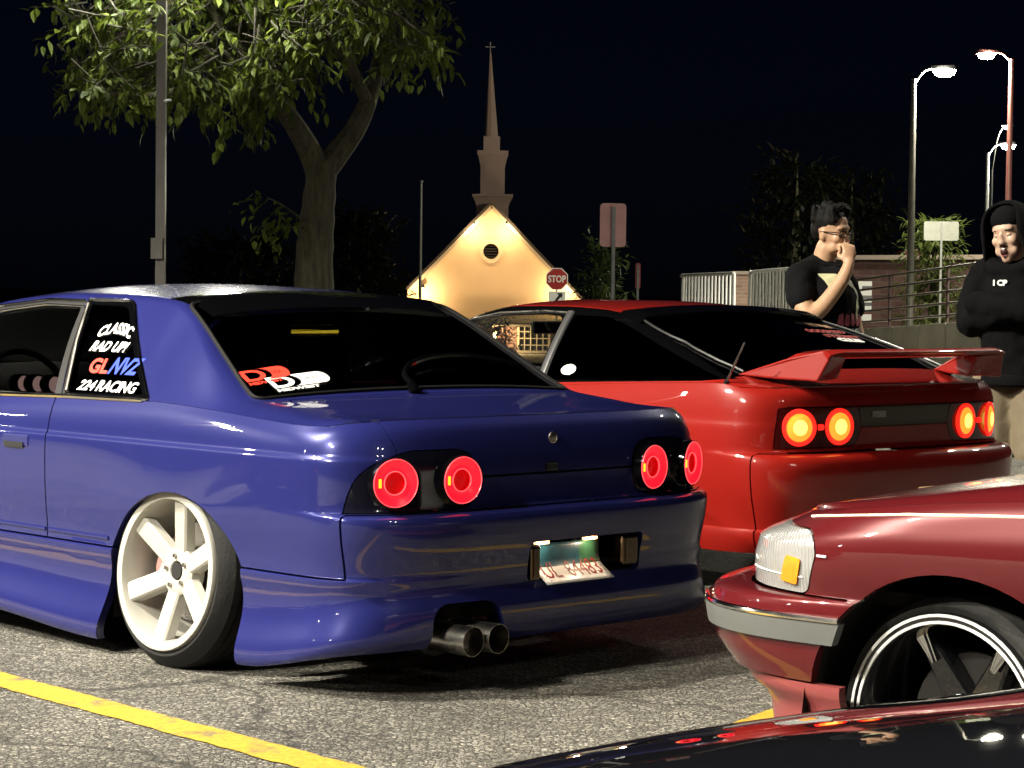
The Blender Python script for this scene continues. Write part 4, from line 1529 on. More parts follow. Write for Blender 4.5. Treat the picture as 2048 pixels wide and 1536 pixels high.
    rm = mobj('rear_view_mirror', box(0, 0, 0, .02, .24, .062), M['black'], car, smooth=False, loc=(2.27, 0, 1.045)); bevel(rm, .01, 3)
    mobj('mirror_glass', box(-.0115, 0, 0, .002, .225, .05), pmat('mirror', (.9, .9, .9), .02, metal=1), rm, smooth=False)
    sw = mobj('steering_wheel', xf(lathe([(.17 + .013 * math.cos(a), .013 * math.sin(a)) for a in np.linspace(0, 2 * PI, 9)[:-1]], 28, axis='x', closed=True), Matrix.Translation((2.35, .36, .72)) @ Matrix.Rotation(.4, 4, 'Y')), M['black'], car)
    kn = mobj('wheel_hub_release', lathe([(.04, -.02), (.045, .0), (.03, .03), (.0005, .035)], 18, axis='x'), pmat('red_anodised', (.6, .02, .02), .15, metal=.6), car)
    kn.location = (2.10, .33, .845); kn.rotation_euler = (0, 0, PI)
    for x in (1.06, 3.535):
        for s in (1, -1):
            w = make_wheel(car, .30, .225, .2, M['wheel_black'], M['wheel_black']) if (x, s) == (1.06, 1) else dup(w0, car)
            if (x, s) == (1.06, 1): w0 = w
            w.location = (x, .80 * s, .30); w.rotation_euler = (.05, 0, 0 if s > 0 else PI)
    return car


red_car = build_red()
# the same kind of car stands two stalls to the left, out of frame; it shows only as reflections in the blue paint and glass
red_twin = dup(red_car, None, (-4.6, 4.1, 0), (0, 0, PI / 2 + .75), 'second red fastback two stalls left of the blue car, out of frame')

# ================================================================ the maroon saloon (its nose and front left wheel are in view)
def build_maroon():
    car = car_root('maroon_saloon', .94, 4.727, 3.06)
    tag(car, 'maroon saloon nose with grey bumper strip and black wheel at the right', 'car')
    P = M['maroon']
    prof = pchip([.20, .28, .36, .42, .50, .545, .556, .60, .66, .70, .74, .78, .80], [.84, .865, .880, .892, .897, .893, .880, .893, .90, .897, .885, .868, .85])
    tap = pchip([0, .8, 1.6, 3.4, 4.1, 5.0], [.97, .99, 1, 1, .995, .975])
    xr = pchip([.20, .5, .62, .8], [.04, 0, .06, .12])
    xfz = pchip([.20, .36, .42, .50, .538, .547, .555, .60, .66, .70, .74, .80], [4.76, 4.80, 4.845, 4.86, 4.845, 4.81, 4.745, 4.742, 4.725, 4.70, 4.66, 4.60])
    belt_z = pchip([0, 1, 2.2, 3.2, 3.7, 4.05, 4.35, 4.6, 4.8], [.84, .86, .86, .835, .808, .78, .745, .715, .70])

    def zmap(x, y, z):
        if z >= .66: return .66 + (z - .66) / .14 * (belt_z(x) - .66)
        return z
    levels = [.20, .25, .30, .36, .37, .39, .42, .45, .48, .51, .525, .537, .543, .548, .552, .556, .565, .59, .62, .66, .68, .70, .715, .73, .745, .76, .775, .79, .80]
    mk = lambda d=0.0: lower_shell(levels, lambda x, z: prof(z) * tap(x) + d, xr, lambda z: xfz(z) + d, .5, .62, 3.6, 3.3, zmap, nfront=40)
    low = mk(); low2 = mk(.009); lowb = bvh_of(low)
    py = lambda poly, lo=0, hi=2: prism(poly, 'y', lo, hi)
    archF = circle2(4.055, .285, .345, 60); archR = circle2(1.06, .285, .345, 60)
    G = .004
    lens = rounded([(4.413, .556), (4.380, .655), (4.405, .6955), (5.2, .6955), (5.2, .556)], [.02, .03, .03, 0, 0], 5)
    lenscut = grow(lens, G)
    panel(low, py([(4.2, .362), (4.2, .5495), (5.2, .5495), (5.2, .362)], -2, 2), [py(archF, -2, 2)], 'front_bumper', P, car)
    st = panel(low2, py([(4.325, .452), (4.308, .500), (5.2, .500), (5.2, .452)], -2, 2), [], 'bumper_strip', M['grey_strip'], car)
    mobj('chrome_strip', tube(drape(bvh_of(low2), dens([(4.31, .507), (4.45, .507), (4.60, .507), (4.75, .507), (4.86, .507)], .03, False), 'y', 1, -.002), .0068, 8), M['chrome'], st)
    lm = pmat('frosted_lamp_lens', (.25, .25, .247), .2, coat=1.0, var=.1, vscale=18)
    ntl = lm.node_tree; wv = ntl.nodes.new('ShaderNodeTexWave'); wv.inputs['Scale'].default_value = 30; wv.bands_direction = 'X'
    tcl = ntl.nodes.new('ShaderNodeTexCoord'); ntl.links.new(tcl.outputs['Object'], wv.inputs['Vector'])
    bpl = ntl.nodes.new('ShaderNodeBump'); bpl.inputs['Strength'].default_value = .5; bpl.inputs['Distance'].default_value = .004
    ntl.links.new(wv.outputs['Fac'], bpl.inputs['Height']); ntl.links.new(bpl.outputs[0], ntl.nodes['Principled BSDF'].inputs['Normal'])
    for s in (1, -1):
        ln = panel(low, prism(lens, 'y', .40 if s > 0 else -2, 2 if s > 0 else -.40), [], 'corner_lamp', lm, car)
        am = rounded([(4.440, .572), (4.423, .632), (4.470, .638), (4.492, .578)], .008, 3)
        panel(lower_shell(levels, lambda x, z: prof(z) * tap(x) + .004, xr, lambda z: xfz(z) + .004, .5, .62, 3.6, 3.3, zmap, nfront=40), prism(am, 'y', .40 if s > 0 else -2, 2 if s > 0 else -.40), [], 'side_marker', pmat('amber_lens', (.62, .22, .01), .15, coat=.6, var=.2, vscale=40), ln)
        mobj('lamp_seam', tube(drape(lowb, dens([(4.42, .592), (4.52, .592), (4.62, .592)], .02, False), 'y', s, .001), .002, 4), M['white'], ln)
    panel(low, prism([(4.4, .556), (4.4, .6955), (5.2, .6955), (5.2, .556)], 'y', -.395, .395), [], 'grille', M['gloss_black'], car)
    panel(low, py([(2.9, .30), (2.9, .93), (5.2, .93), (5.2, .5545), (4.30, .5545), (4.30, .30)]), [py(archF), py(lenscut), prism([(-2, .5), (.41, .5), (.41, .6975), (-2, .6975)], 'x', 4.4, 5.2)], 'front_wing', P, car, mirror=True)
    panel(low, py([(1.9, .22), (2.894, .22), (2.894, .93), (1.9, .93)]), [], 'front_door', P, car, mirror=True)
    panel(low, py([(1.0, .22), (1.894, .22), (1.894, .93), (1.0, .93)]), [py(archR)], 'rear_door', P, car, mirror=True)
    panel(low, py([(-.2, .22), (.994, .22), (.994, .93), (-.2, .93)]), [py(archR)], 'rear_quarter', P, car, mirror=True)
    mobj('wing_shadow_gap', box(4.30, 0, .545, .45, 1.45, .03), M['dark'], car, smooth=False)
    # chin lip set back under the bumper, with a turned-out top flange
    lipl = [.15, .17, .20, .24, .28, .31, .325, .335, .345, .355, .36]
    lw = pchip([.15, .20, .28, .31, .325, .345, .36], [.868, .870, .872, .876, .882, .886, .886])
    lx = pchip([.15, .20, .28, .31, .325, .345, .36], [4.68, 4.69, 4.70, 4.72, 4.745, 4.76, 4.765])
    lip = lower_shell(lipl, lambda x, z: lw(z) * tap(x), lambda z: .3, lx, .5, .62, 3.6, 3.3, lambda x, y, z: z, nfront=36)
    panel(lip, py([(4.33, .1), (4.315, .357), (5.2, .357), (5.2, .1)], -2, 2), [], 'chin_lip', paint('faded_maroon_lip', (.20, .045, .045), rough=.45, coat=.5), car)
    # pinstripe
    pin = [(4.45, .7185), (4.40, .7255), (4.30, .7365), (4.16, .7500), (4.0, .7590), (3.88, .7645), (3.5, .772), (3.0, .775)]
    mobj('pinstripe', tube(drape(lowb, dens(pin, .03, False), 'y', 1, .0008), .0035, 6, sq=(.5, 1)), pmat('cream_pinstripe', (.75, .68, .50), .4), car)
    mobj('marker_clip', tube(drape(lowb, [(4.375, .645), (4.35, .645)], 'y', 1, .002), .003, 6), M['white'], car)
    # upper skin
    ye = pchip([.1, .8, 1.0, 1.5, 2.0, 2.4, 3.0, 3.2, 3.9, 4.4, 4.66], [.70, .72, .68, .60, .58, .60, .70, .75, .77, .74, .64])
    ze = pchip([.1, .8, 1.0, 1.5, 2.0, 2.3, 3.0, 3.15, 3.6, 3.9, 4.15, 4.4, 4.66], [.86, .90, .98, 1.30, 1.33, 1.28, .92, .885, .850, .828, .793, .752, .704])
    zc = pchip([.1, .8, 1.0, 1.5, 2.0, 2.3, 3.0, 3.15, 3.6, 3.9, 4.15, 4.4, 4.66], [.88, .92, 1.0, 1.34, 1.37, 1.31, .95, .915, .872, .843, .803, .758, .706])

    def belt(x):
        y = prof(.80) * tap(x)
        f0 = xfz(.80)
        t = (f0 - x) / .62
        if t < 1: y *= max(0, 1 - (1 - max(0, t)) ** 3.3) ** (1 / 3.3)
        t = (x - .12) / .5
        if t < 1: y *= max(0.02, 1 - (1 - max(0, t)) ** 3.6) ** (1 / 3.6)
        return y - .002, belt_z(x) + .001, x
    xs = list(np.linspace(.3, 3.1, 50)) + list(np.linspace(3.16, 4.58, 40))
    upp = upper_shell(xs, belt, ye, ze, zc, None, t=.02, fr=.04)
    pz = lambda p: prism(p, 'z', .5, 1.6)
    hood = [(3.15, .74), (4.0, .745), (4.40, .70), (4.62, .60), (4.62, -.60), (4.40, -.70), (4.0, -.745), (3.15, -.74)]
    panel(upp, pz(hood), [], 'bonnet', P, car)
    win = [(1.05, .90), (1.5, 1.26), (2.3, 1.24), (2.85, .93)]
    panel(upp, None, [pz(grow(hood, .004)), prism(win, 'y', .3, 1.2), prism(win, 'y', -1.2, -.3), pz([(2.35, .56), (3.0, .66), (3.0, -.66), (2.35, -.56)]), pz([(.95, .62), (1.42, .56), (1.42, -.56), (.95, -.62)])], 'roof_and_pillars', P, car)
    thin = upper_shell(xs, belt, lambda x: ye(x) - .003, lambda x: ze(x) - .004, lambda x: zc(x) - .004, None, t=.006, fr=.04)
    panel(thin, pz([(2.34, .57), (3.01, .67), (3.01, -.67), (2.34, -.57)]), [], 'windscreen', M['glass_tint'], car)
    panel(thin, pz([(.94, .63), (1.43, .57), (1.43, -.57), (.94, -.63)]), [], 'rear_window', M['glass_tint'], car)
    for s in (1, -1):
        panel(thin, prism(grow(win, .01), 'y', .3 if s > 0 else -1.2, 1.2 if s > 0 else -.3), [], 'side_window', M['glass_tint'], car)
    mobj('underbody', join(box(2.3, 0, .32, 3.9, 1.1, .2), box(2.55, 0, .4, 2.4, 1.6, .3), box(4.35, 0, .46, .4, 1.0, .14)), M['dark'], car, smooth=False)
    for wx in (4.055, 1.06):
        for s in (1, -1):
            half_liner(car, .36, .5 * s, .86 * s, (wx, 0, .285))
    w0 = make_wheel(car, .287, .244, .22, M['wheel_black'], M['wheel_black'], nsp=6, hub=.07, spw=(.07, .034), dish=-.085, rim_y=-.05, phase=.50, ring_mat=M['white'], stretched=False, tyre_mat=pmat('dusty_rubber', (.030, .030, .029), .8, var=.35, vscale=25, bump=.15, bscale=90, spec=.3), disc_mat=pmat('dull_disc', (.03, .028, .027), .5, metal=.6))
    w0.location = (4.09, .815, .287); w0.rotation_euler = (.03, 0, -.17)
    # machined tips and lettering of the near wheel
    mach = pmat('machined_face', (.62, .62, .6), .22, metal=1)
    for k in range(6):
        a = .50 + 2 * PI * k / 6
        mobj('spoke_edge', rotY(xf(spoke_mesh(.15, .222, .012, .03, -.055, -.045, th=.004), Matrix.Translation((.0, .0035, 0))), a), mach, w0)
    text_on('wheel_lettering', 'S', (.034, -.079, .028), (-1, 0, 0), (0, 0, 1), .05, M['white'], w0, bold=.004)
    text_on('wheel_lettering', 'J', (-.004, -.079, .028), (-1, 0, 0), (0, 0, 1), .05, M['white'], w0, bold=.004)
    for x, s in ((4.10, -1), (1.06, 1), (1.06, -1)):
        dup(w0, car, (x, .80 * s, .287), (.03, 0, 0 if s > 0 else PI))
    return car


build_maroon()


# ================================================================ the black car the viewer stands beside (its bonnet shows along the lower edge)
def build_black():
    th = .54
    f_ = Vector((-math.sin(th), math.cos(th)))
    front = Vector((.32, 2.98))
    b = front - f_ * 4.4
    car = car_root('black_car', th, b.x, b.y)
    tag(car, 'glossy black car bonnet along the bottom edge nearest the viewer', 'car')
    P = M['black_paint']
    prof = pchip([.18, .3, .5, .6, .68, .74], [.82, .86, .875, .87, .855, .83])
    tap = pchip([0, 1, 3.2, 4.5], [.97, 1, 1, .95])
    xr = lambda z: .02
    xfz = pchip([.18, .35, .5, .6, .74], [4.36, 4.42, 4.40, 4.36, 4.25])
    belt_z = pchip([0, 2, 3, 3.6, 4.0, 4.25], [.80, .80, .775, .745, .70, .655])
    zmap = lambda x, y, z: z if z < .6 else .6 + (z - .6) / .14 * (belt_z(x) - .6)
    levels = [.18, .22, .28, .34, .40, .46, .50, .54, .57, .60, .62, .64, .66, .68, .70, .72, .74]
    low = lower_shell(levels, lambda x, z: prof(z) * tap(x), xr, xfz, .5, .85, 3.6, 2.5, zmap, nfront=40)
    py = lambda poly, lo=-2, hi=2: prism(poly, 'y', lo, hi)
    aF = circle2(3.55, .29, .34, 48); aR = circle2(.95, .29, .34, 48)
    panel(low, py([(3.93, .1), (3.93, .50), (5, .50), (5, .1)]), [], 'front_bumper', P, car)
    panel(low, py([(2.9, .2), (2.9, .9), (5, .9), (5, .503), (3.927, .503), (3.927, .2)], 0, 2), [py(aF)], 'front_wing', P, car, mirror=True)
    panel(low, py([(-.2, .2), (-.2, .9), (2.895, .9), (2.895, .2)], 0, 2), [py(aR)], 'body_side', P, car, mirror=True)
    ye = pchip([.1, .7, 1.0, 1.4, 2.0, 2.3, 2.95, 3.1, 3.6, 4.0, 4.24], [.68, .70, .66, .57, .56, .58, .69, .72, .73, .71, .62])
    ze = pchip([.1, .7, 1.0, 1.4, 2.0, 2.25, 2.95, 3.08, 3.6, 4.0, 4.24], [.83, .86, .98, 1.2, 1.22, 1.17, .86, .825, .785, .727, .665])
    zc = pchip([.1, .7, 1.0, 1.4, 2.0, 2.25, 2.95, 3.08, 3.6, 4.0, 4.24], [.85, .88, 1.0, 1.24, 1.26, 1.2, .89, .86, .815, .75, .675])

    def belt(x):
        y = prof(.74) * tap(x)
        t = (xfz(.74) - x) / .85
        if t < 1: y *= max(0, 1 - (1 - max(0, t)) ** 2.5) ** (1 / 2.5)
        t = (x - .02) / .5
        if t < 1: y *= max(0.02, 1 - (1 - max(0, t)) ** 3.6) ** (1 / 3.6)
        return y - .002, belt_z(x) + .001, x
    xs = list(np.linspace(.2, 3.0, 44)) + list(np.linspace(3.06, 4.20, 44))
    upp = upper_shell(xs, belt, ye, ze, zc, None, t=.02, fr=.06)
    pz = lambda p: prism(p, 'z', .5, 1.6)
    hood = [(3.10, .70), (3.7, .69), (4.05, .62), (4.30, .50), (4.30, -.50), (4.05, -.62), (3.7, -.69), (3.10, -.70)]
    win = [(1.05, .86), (1.45, 1.16), (2.2, 1.14), (2.8, .86)]
    panel(upp, pz(hood), [], 'bonnet', P, car)
    panel(upp, None, [pz(grow(hood, .003)), prism(win, 'y', .3, 1.2), prism(win, 'y', -1.2, -.3), pz([(2.3, .53), (2.95, .64), (2.95, -.64), (2.3, -.53)])], 'roof_and_pillars', P, car)
    thin = upper_shell(xs, belt, lambda x: ye(x) - .003, lambda x: ze(x) - .004, lambda x: zc(x) - .004, None, t=.006, fr=.06)
    panel(thin, pz([(2.29, .54), (2.96, .65), (2.96, -.65), (2.29, -.54)]), [], 'windscreen', M['glass_dark'], car)
    for s in (1, -1):
        panel(thin, prism(grow(win, .01), 'y', .3 if s > 0 else -1.2, 1.2 if s > 0 else -.3), [], 'side_window', M['glass_dark'], car)
    mobj('underbody', join(box(2.2, 0, .32, 3.9, 1.15, .25)), M['dark'], car, smooth=False)
    for x in (3.55, .95):
        for s in (1, -1):
            if (x, s) == (3.55, 1):
                w0 = make_wheel(car, .30, .22, .2, M['steel'], M['steel'], nsp=5); w = w0
            else: w = dup(w0, car)
            w.location = (x, .83 * s, .30); w.rotation_euler = (.02, 0, 0 if s > 0 else PI)
    return car


build_black()
# ================================================================ beyond the lot
def M4(p, rz=0.0): return Matrix.Translation(Vector(p)) @ Matrix.Rotation(rz, 4, 'Z')


def leaf_mat(name, c0, c1):
    mt, t, b = new_mat(name)
    N = t.nodes.new; L = t.links.new
    gm = N('ShaderNodeNewGeometry')
    cr = N('ShaderNodeValToRGB')
    cr.color_ramp.elements[0].color = (*c0, 1); cr.color_ramp.elements[1].color = (*c1, 1)
    L(gm.outputs['Random Per Island'], cr.inputs[0])
    L(cr.outputs[0], b.inputs['Base Color'])
    b.inputs['Roughness'].default_value = .55
    b.inputs['Specular IOR Level'].default_value = .18
    tl = N('ShaderNodeBsdfTranslucent'); L(cr.outputs[0], tl.inputs['Color'])
    mx = N('ShaderNodeMixShader'); mx.inputs[0].default_value = .3
    L(b.outputs[0], mx.inputs[1]); L(tl.outputs[0], mx.inputs[2])
    L(mx.outputs[0], t.nodes['Material Output'].inputs['Surface'])
    return mt


def bark_mat():
    mt, t, b = new_mat('bark')
    N = t.nodes.new; L = t.links.new
    tc = N('ShaderNodeTexCoord')
    mp = N('ShaderNodeMapping'); mp.inputs['Scale'].default_value = (14, 14, 2.2)
    L(tc.outputs['Object'], mp.inputs['Vector'])
    n = N('ShaderNodeTexNoise'); n.inputs['Scale'].default_value = 1.5; n.inputs['Detail'].default_value = 8; n.inputs['Roughness'].default_value = .7
    L(mp.outputs[0], n.inputs['Vector'])
    cr = N('ShaderNodeValToRGB')
    cr.color_ramp.elements[0].color = (.016, .015, .008, 1); cr.color_ramp.elements[0].position = .35
    cr.color_ramp.elements[1].color = (.075, .07, .035, 1); cr.color_ramp.elements[1].position = .68
    L(n.outputs['Fac'], cr.inputs[0]); L(cr.outputs[0], b.inputs['Base Color'])
    bp = N('ShaderNodeBump'); bp.inputs['Strength'].default_value = .8; bp.inputs['Distance'].default_value = .03
    L(n.outputs['Fac'], bp.inputs['Height']); L(bp.outputs[0], b.inputs['Normal'])
    b.inputs['Roughness'].default_value = .9
    return mt


M['leaf'] = leaf_mat('tree_leaf', (.018, .030, .003), (.080, .105, .012))
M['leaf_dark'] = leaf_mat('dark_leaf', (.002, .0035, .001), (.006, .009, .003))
M['needle'] = leaf_mat('conifer_needle', (.05, .075, .015), (.16, .20, .05))
M['bark'] = bark_mat()


def leaf(p, d, n, ln, wd):
    """one leaf: a folded, pointed blade of six faces"""
    d = d.normalized()
    u = d.cross(n)
    u = u.normalized() if u.length > 1e-6 else Vector((1, 0, 0))
    w = u.cross(d)
    pts = [p, p + d * ln * .35 + u * wd * .5 + w * wd * .15, p + d * ln * .7 + u * wd * .38 + w * wd * .1 - w * ln * .05, p + d * ln - w * ln * .16,
           p + d * ln * .7 - u * wd * .38 + w * wd * .1 - w * ln * .05, p + d * ln * .35 - u * wd * .5 + w * wd * .15, p + d * ln * .35, p + d * ln * .7 - w * ln * .05]
    return [tuple(q) for q in pts], [(0, 1, 6), (1, 2, 7, 6), (2, 3, 7), (0, 6, 5), (6, 7, 4, 5), (7, 3, 4)]


def spray(rnd, p, axis, n, ln, wd, spread, droop=.5):
    """leaves along a twig"""
    V, F = [], []
    axis = axis.normalized()
    L_ = ln * 2.6
    for k in range(n):
        s = k / max(1, n - 1)
        q = p + axis * L_ * s + Vector((0, 0, -droop * .35 * L_ * s * s))
        a = rnd.uniform(0, 2 * PI)
        u, w = frame_of(axis)
        d = axis * rnd.uniform(.2, .9) + (u * math.cos(a) + w * math.sin(a)) * spread + Vector((0, 0, -droop * rnd.uniform(.5, 1.2)))
        v, f = leaf(q, d, Vector((rnd.uniform(-.5, .5), rnd.uniform(-.5, .5), 1)), ln * rnd.uniform(.7, 1.2), wd * rnd.uniform(.75, 1.2))
        k0 = len(V)
        V += v; F += [tuple(i + k0 for i in g_) for g_ in f]
    return V, F


def collect(parts):
    V, F = [], []
    for v, f in parts:
        k = len(V)
        V += v; F += [tuple(i + k for i in q) for q in f]
    return V, F


# ---------------------------------------------------------------- the tree at the left
def build_tree():
    rnd = random.Random(11)
    twigs = []
    Y = 22.0
    P = lambda x, y, dy=0.0: at_depth(x, y, Y + dy)
    base = P(632, 640); base.z = ground_z(base.x, Y)
    r = empty('shade_tree', base)
    tag(r, 'broad shade tree with forked trunk and green crown beside the light pole', 'tree')
    rel = lambda v: Vector(v) - base
    trunk = [rel(base + Vector((.02, 0, -.1))), rel(P(628, 560)), rel(P(632, 470)), rel(P(638, 400)), rel(P(643, 345)), rel(P(645, 320))]
    tr = mobj('trunk', tube(spline(trunk, 5), [.205 - .003 * k + (.006 * math.sin(k * 1.7)) for k in range(26)], 20), M['bark'], r)
    limbs = [
        ([(638, 350, 0), (618, 300, -.1), (585, 245, -.3), (545, 190, -.6), (500, 130, -.9), (450, 60, -1.2), (400, -40, -1.4)], .13, .04),
        ([(645, 345, 0), (680, 300, .1), (712, 255, .15), (735, 205, .2), (752, 150, .3), (770, 60, .4), (790, -80, .5)], .135, .05),
        ([(585, 245, -.3), (560, 205, .1), (520, 150, .5), (470, 90, .9), (440, 10, 1.2)], .07, .03),
        ([(545, 190, -.6), (470, 175, -1.0), (390, 175, -1.3), (300, 190, -1.5), (210, 185, -1.6)], .05, .015),
        ([(500, 130, -.9), (400, 100, -1.3), (300, 95, -1.6), (200, 90, -1.7)], .05, .015),
        ([(752, 150, .3), (800, 110, .1), (850, 60, -.1), (885, 30, -.2)], .06, .02),
        ([(735, 205, .2), (700, 130, -.3), (660, 60, -.8), (620, -40, -1.2)], .07, .03),
        ([(560, 205, .1), (600, 120, .6), (640, 40, .9), (660, -60, 1.2)], .06, .03),
        ([(606, 440, -.12), (585, 425, -.25), (560, 408, -.35), (535, 395, -.4)], .016, .006),
        ([(606, 455, -.12), (580, 455, -.3), (550, 458, -.35)], .014, .006),
    ]
    for pts, r0, r1 in limbs:
        sp = spline([rel(P(*q)) for q in pts], 5)
        n = len(sp)
        mobj('limb', tube(sp, [r0 + (r1 - r0) * k / (n - 1) for k in range(n)], 9), M['bark'], r)
    # crown: clumps of leaf sprays hanging round the limbs, with gaps between the clumps
    parts = []
    edge = pchip([60, 120, 180, 260, 340, 420, 480, 530, 580, 640, 700, 760, 820, 870, 905], [-60, 130, 165, 175, 165, 165, 190, 165, 140, 70, 60, 90, 105, 60, -20])
    top = pchip([60, 130, 250, 400, 600, 800, 905], [-90, -200, -330, -430, -450, -330, -90])
    cl = []
    tries = 0
    while len(cl) < 210 and tries < 6000:
        tries += 1
        x = rnd.uniform(160, 840)
        y = edge(x) - abs(rnd.gauss(0, 150)) if rnd.random() < .75 else rnd.uniform(top(x), edge(x))
        if y < top(x): continue
        dz = rnd.uniform(-2.2, 1.5)
        if any(math.hypot(x - a, (y - b) * 1.25) < 40 and abs(dz - c) < .8 for a, b, c in cl): continue
        cl.append((x, y, dz))
    for x, y, dz in cl:
        big = rnd.uniform(.7, 1.25)
        for q in range(int(6 * big) + 1):
            c = P(x + rnd.gauss(0, 24 * big), y + rnd.gauss(0, 13 * big), dz + rnd.gauss(0, .22))
            ax = Vector((rnd.uniform(-1, 1), rnd.uniform(-1, .8), rnd.uniform(-.5, .15)))
            parts.append(spray(rnd, rel(c), ax, rnd.randint(7, 11), rnd.uniform(.105, .155), rnd.uniform(.045, .062), .8, .75))
            twigs.append(tube([rel(c) - ax.normalized() * .25 + Vector((0, 0, .06)), rel(c), rel(c) + ax.normalized() * .3 - Vector((0, 0, .05))], [.010, .007, .003], 5))
    # drooping twigs at the lower fringe
    for x, y, m in ((150, 165, 10), (185, 185, 9), (225, 190, 10), (275, 190, 10), (325, 180, 9), (370, 195, 9), (400, 205, 10), (450, 195, 10), (490, 235, 12), (515, 225, 10), (470, 250, 8), (600, 165, 8), (790, 130, 9), (840, 120, 10), (870, 50, 8), (125, 15, 8), (560, 175, 8), (720, 105, 8)):
        for q in range(3):
            c = P(x + rnd.uniform(-16, 16), y - 30 + rnd.uniform(-14, 8), rnd.uniform(-1.5, 0))
            parts.append(spray(rnd, rel(c), Vector((rnd.uniform(-.6, .6), rnd.uniform(-.6, .2), -.8)), m, .13, .055, .7, .9))
    for x, y in ((510, 385), (525, 395), (540, 402), (555, 410), (570, 420), (585, 428), (595, 435), (530, 455), (548, 460), (565, 456), (580, 452), (595, 450)):
        c = P(x, y - 6, -.35)
        parts.append(spray(rnd, rel(c), Vector((rnd.uniform(-1, .2), -.3, -.3)), 6, .11, .055, .8, .7))
    mobj('crown', collect(parts), M['leaf'], r, smooth=False)
    mobj('twigs', collect(twigs), pmat('twig_bark', (.018, .016, .008), .9), r)


build_tree()

# ---------------------------------------------------------------- the light pole at the left
def build_left_pole():
    Yp = 19.6
    b = at_depth(325, 640, Yp); t = at_depth(313, -150, Yp)
    base = Vector((b.x - .02, Yp, ground_z(b.x, Yp)))
    r = lamp_post('light_pole', base, t.z, [(.55, 0), (-.55, 0)], 230, 'tall square light pole rising through the tree crown at the left', w=.080, light=(1, .97, .85))
    for hd_ in r.children:
        for c_ in hd_.children: c_.data.materials[0] = emat('pole_lamp_glass', (1, .97, .86), 25)
    lean = math.atan2((at_depth(325, 560, Yp).x - at_depth(313, 60, Yp).x), (at_depth(313, 60, Yp).z - at_depth(325, 560, Yp).z))
    bx = at_depth(318, 497, Yp) - base
    mobj('hand_hole_box', box(-.025, -.055, bx.z, .10, .03, .18), M['pole'], r, smooth=False)
    hk = at_depth(325, 203, Yp) - base
    mobj('hook', tube([(.03, -.04, hk.z), (.09, -.05, hk.z + .01)], .012, 8), M['galv'], r)
    p = at_depth(320, 25, 22.9) - base


build_left_pole()

# ---------------------------------------------------------------- church
def brick_mat(name='red_brick', c1=(.20, .085, .06), c2=(.13, .055, .04), mortar=(.26, .22, .19), scale=1.0):
    mt, t, b = new_mat(name)
    N = t.nodes.new; L = t.links.new
    tc = N('ShaderNodeTexCoord')
    mp = N('ShaderNodeMapping'); mp.inputs['Rotation'].default_value = (PI / 2, 0, 0)
    L(tc.outputs['Object'], mp.inputs['Vector'])
    br = N('ShaderNodeTexBrick')
    br.inputs['Scale'].default_value = 1.0
    br.inputs['Brick Width'].default_value = .22 * scale; br.inputs['Row Height'].default_value = .075 * scale
    br.inputs['Mortar Size'].default_value = .008 * scale
    br.inputs['Color1'].default_value = (*c1, 1); br.inputs['Color2'].default_value = (*c2, 1); br.inputs['Mortar'].default_value = (*mortar, 1)
    L(mp.outputs[0], br.inputs['Vector']); L(br.outputs['Color'], b.inputs['Base Color'])
    b.inputs['Roughness'].default_value = .85
    return mt


